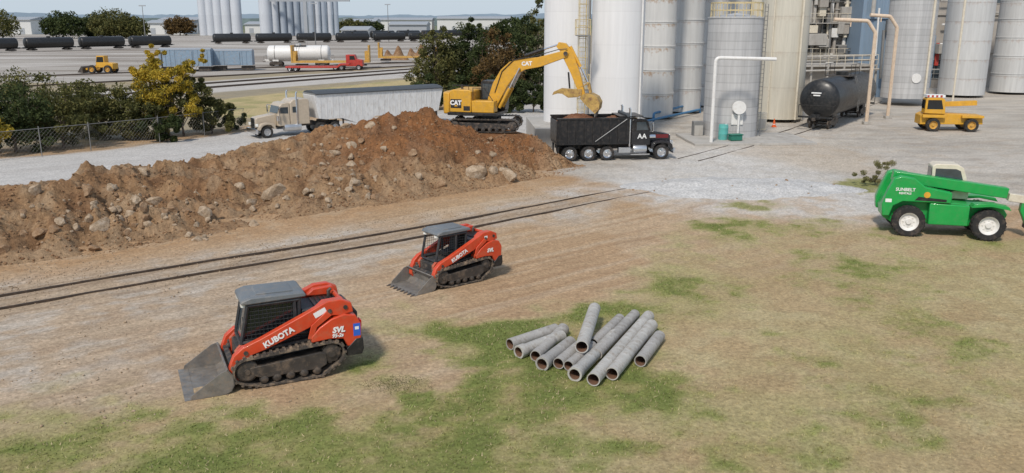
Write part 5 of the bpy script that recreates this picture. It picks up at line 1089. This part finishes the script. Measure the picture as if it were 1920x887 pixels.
for k,(x0,x1,t,h,m) in enumerate([(275,345,560,7,'farwhite'),(300,372,600,9,'fargrey'),(640,705,640,8,'farwhite'),(700,810,700,9,'farwhite'),(730,800,560,6,'fargrey'),(460,500,600,6,'farwhite'),(-150,60,560,9,'farwhite'),(820,960,700,10,'farwhite'),(640,690,480,3.5,'farwhite')]):
    a=at(x0,t);b=at(x1,t); w=b.x-a.x; o=thing('warehouse','%s low pale warehouse on the skyline %s'%(['first','second','third','fourth','fifth','sixth','seventh','eighth','ninth'][k],'left of the far silos' if x1<400 else 'right of the far silos' if x0>600 else 'between the far silo groups'),'building',(a.x,a.y,0))
    MB().box(0,w,0,25,0,h).build('wall',m,o); MB().prism([(-1,h),(-1,h+.5),(12.5,h+2.2),(26,h+.5),(26,h)],-.5,w+.5,'x').build('roof','fargrey',o)
    for q in range(max(2,int(w/9))): MB().box(3+q*9,6+q*9,-.15,-.05,0,min(4,h*.6)).build('loading_door','fargrey',o)
used=set()
def train(x0,y0,x1,y1,lab,grp,proto):
    a=G(x0,y0); b=G(x1,y1); d=b-a; n=max(1,int(d.length/16.0)); ang=math.atan2(d.y,d.x); dn=d.normalized()
    for k in range(n):
        if k==0 and not used: o=proto; used.add(1)
        else: o=dup(proto)
        o.location=a+dn*(8+16*k); o.rotation_euler=(0,0,ang); o['label']=lab; o['group']=grp
pr1=tankcar('x',(0,0,0),0,14.2,1.55,'tank',False,'g')
train(395,84,850,78,'black tank car in the farther train below the far silos','black tank cars of the farther train',pr1)
train(-200,104,400,88,'black tank car in the nearer train at the upper left','black tank cars of the nearer train',pr1)
train(640,75,1010,68,'black tank car in the farthest train right of the far silos','black tank cars of the farthest train',pr1)
A=G(562,124); tankcar('white rail tank car behind the yellow end frame in the rail yard',A,R(4),12.6,1.55,'wpipe',True)
def bulkhead(label,px,py,L,m='yelf',rz=R(4)):
    t=thing('bulkhead_flatcar',label,'rail flatcar',G(px,py),rz)
    MB().box(-L/2,L/2,-1.4,1.4,1.0,1.35).build('deck',m,t)
    for e in (-1,1):
        q=MB().box(*sorted((e*L/2,e*(L/2-.25))),-1.4,1.4,1.35,4.3)
        for y in (-1.2,-.4,.4,1.2): q.box(*sorted((e*(L/2-.25),e*(L/2-.9))),y-.06,y+.06,1.35,3.2)
        q.build('bulkhead',m,t); MB().prism([(e*L*.38-1.1,.4),(e*L*.38-1.1,.75),(e*L*.38+1.1,.75),(e*L*.38+1.1,.4)],-1,1).build('bogie','dsteel',t)
    return t
bulkhead('yellow bulkhead flatcar in front of the white tank car',622,127,15)
bulkhead('yellow bulkhead flatcar right of the red lowboy truck',766,117,13)
def boxcar(label,px,py,L,m,rz,h=3.9):
    t=thing('boxcar',label,'boxcar',G(px,py),rz); MB().box(-L/2,L/2,-1.45,1.45,1.0,h).build('body',m,t)
    for k in range(int(L/.8)): 
        MB().box(-L/2+.3+k*.8,-L/2+.42+k*.8,-1.52,-1.45,1.05,h-.05).build('side_rib',m,t)
    MB().prism([(-1.5,h),(0,h+.3),(1.5,h)],-L/2,L/2,'x').build('roof','fargrey',t)
    MB().box(-1.3,1.3,-1.56,-1.53,1.1,h-.2).build('door',m,t)
    for e in (-1,1): MB().box(e*L*.36-1.1,e*L*.36+1.1,-1,1,.15,.8).build('bogie','dsteel',t)
    return t
boxcar('faded blue boxcar behind the yellow autumn tree',352,134,9,'boxblue',R(8)); boxcar('lighter blue boxcar right of the yellow autumn tree',440,132,7.0,'boxblue',R(8),3.6)
for k,(px,py,w,m) in enumerate([(742,112,3.0,'clod'),(785,108,3.0,'clod')]):
    heap('scrap_heap','dark rusty heap %s in the rail yard'%['beside the yellow bulkhead car','right of the first heap'][k],'scrap heap',G(px,py),0,-w,w,-2,2,0,2.2,m)
A=G(664,131); rt=thing('lowboy_truck','red tractor truck at the right end of a red lowboy trailer','truck',A,R(2))
MB().prism([(-1.3,.7),(-1.3,2.8),(.3,2.8),(.6,2.0),(1.7,1.8),(1.8,.7)],-1.1,1.1).build('cab','red',rt,.05); MB().prism([(-.6,1.9),(-.6,2.6),(.25,2.6),(.45,1.9)],-1.12,-1.105).build('window','glass',rt); MB().box(-3.8,-1.3,-.5,.5,.7,1.0).build('frame','blkdust',rt)
for x in (1.0,-2.2,-3.3):
    for s in (-1,1): wheel(rt,x,s*.95,.5,.5,.35,'alu',s)
A=G(600,133); rl=thing('lowboy_trailer','empty red lowboy trailer in the rail yard','trailer',A,R(2))
MB().prism([(-6,.6),(-6,.9),(3.3,.9),(3.8,1.35),(5.5,1.35),(5.5,1.1),(4.0,1.05),(3.4,.6)],-1.25,1.25).build('deck','red',rl,.01)
for x in (-5.3,-4.2):
    for s in (-1,1): wheel(rl,x,s*1.0,.45,.45,.35,'alu',s)
A=G(193,137); wl=thing('wheel_loader','small yellow wheel loader working behind the left trees','wheel loader',A,R(175))
MB().prism([(-2.4,.7),(-2.5,1.7),(-.8,1.9),(-.8,.7)],-.9,.9).build('engine_hood','yel',wl,.05); MB().prism([(-.9,1.0),(-.85,3.0),(.5,3.0),(.8,1.0)],-.7,.7).build('cab','yel',wl,.03); MB().prism([(-.75,1.9),(-.72,2.8),(.42,2.8),(.6,1.9)],-.712,.712).build('window','glass',wl)
for x in (-1.6,1.3):
    for s in (-1,1): wheel(wl,x,s*1.05,.7,.7,.5,'yelf',s)
MB().prism([(.8,.8),(.8,1.3),(3.0,.8),(3.0,.5)],-.4,.4).build('lift_arm','yel',wl); MB().prism([(2.9,.1),(2.9,1.0),(3.1,1.2),(3.9,.15)],-1.3,1.3).build('bucket','dsteel',wl)
for k,(px,py,top,lab) in enumerate([(274,85,12,'thin lighting mast at the upper left beyond the yard'),(729,78,10,'thin lighting mast in the centre of the rail yard'),(592,84,8,'short yard light below the far silos')]):
    A=G(px,py); d=thing('light_mast',lab,'light mast',A); hh=max(8,9+A.y*(38-top)/F); MB().tube([(0,0,0),(0,0,hh)],.2,6,r1=.1).build('pole','wire',d); MB().box(-1.2,1.2,-.2,.2,hh-.3,hh+.1).build('lamp_head','fargrey',d)
# ------------------------------------------------------------------ fences
def fence(pts,label,h=1.9,sp=3.0):
    t=thing('chain_link_fence',label,'fence'); W=[G(*p) for p in pts]; mb=MB(); wi=MB()
    for i in range(len(W)-1):
        a,b=W[i],W[i+1]; L=(b-a).length; n=max(1,int(L/sp))
        for k in range(n):
            p=a.lerp(b,k/n); MB().tube([p,p+Vector((0,0,h+.15))],.035,6).build('post','wire',t)
        mb.tube([a+Vector((0,0,h)),b+Vector((0,0,h))],.022,5)
        q=0
        while q<L:
            u=a.lerp(b,q/L); v=a.lerp(b,min(1,(q+h)/L)); w=a.lerp(b,max(0,(q-h)/L))
            wi.tube([u,v+Vector((0,0,h))],.0035,3,cap=False); wi.tube([u,w+Vector((0,0,h))],.0035,3,cap=False); q+=.28
    mb.build('top_rail','wire',t); wi.build('wire_mesh','wire',t,smooth=False); return t
fence([(-250,330),(171,283),(300,268),(460,246)],'chain link fence between the left trees and the pale road')
fence([(835,205),(925,196),(1016,190)],'chain link fence behind the excavator in front of the tree clump')
# ------------------------------------------------------------------ sky, sun, camera
EL=R(48); sunaz=R(-158)
sd=Vector((math.sin(sunaz)*math.cos(EL),math.cos(sunaz)*math.cos(EL),math.sin(EL)))
w=bpy.data.worlds.new('World'); SC.world=w; w.use_nodes=True; nt=w.node_tree
sk=nt.nodes.new('ShaderNodeTexSky'); sk.sky_type='NISHITA'; sk.sun_disc=False; sk.sun_elevation=EL; sk.sun_rotation=sunaz; sk.air_density=1.0; sk.dust_density=.8; sk.ozone_density=1.5; sk.altitude=100
# thin pale haze veil over the sky, thickest at the horizon
tc=nt.nodes.new('ShaderNodeTexCoord'); sp=nt.nodes.new('ShaderNodeSeparateXYZ'); nt.links.new(tc.outputs['Generated'],sp.inputs[0])
mr=nt.nodes.new('ShaderNodeMapRange'); mr.inputs[1].default_value=0; mr.inputs[2].default_value=.5; mr.inputs[3].default_value=.95; mr.inputs[4].default_value=.35; nt.links.new(sp.outputs[2],mr.inputs[0])
mx=nt.nodes.new('ShaderNodeMix'); mx.data_type='RGBA'; nt.links.new(mr.outputs[0],mx.inputs[0]); nt.links.new(sk.outputs[0],mx.inputs[6]); mx.inputs[7].default_value=(3.9,4.55,5.2,1)
bg=nt.nodes['Background']; bg.inputs[1].default_value=.14; nt.links.new(mx.outputs[2],bg.inputs[0])
sl=bpy.data.lights.new('Sun','SUN'); sl.energy=2.9; sl.angle=R(7); sl.color=(1,.92,.82); so=bpy.data.objects.new('Sun',sl); COL.objects.link(so); so.rotation_euler=sd.to_track_quat('Z','Y').to_euler(); so.location=(0,0,50)
cam=bpy.data.cameras.new('Camera'); cam.sensor_width=36; cam.lens=36*F/1920; cam.clip_start=.5; cam.clip_end=20000
co=bpy.data.objects.new('Camera',cam); COL.objects.link(co); co.location=(0,0,H); co.rotation_euler=(math.pi/2-TH,0,0); SC.camera=co
SC.view_settings.view_transform='Standard'; SC.view_settings.look='None'; SC.view_settings.exposure=0
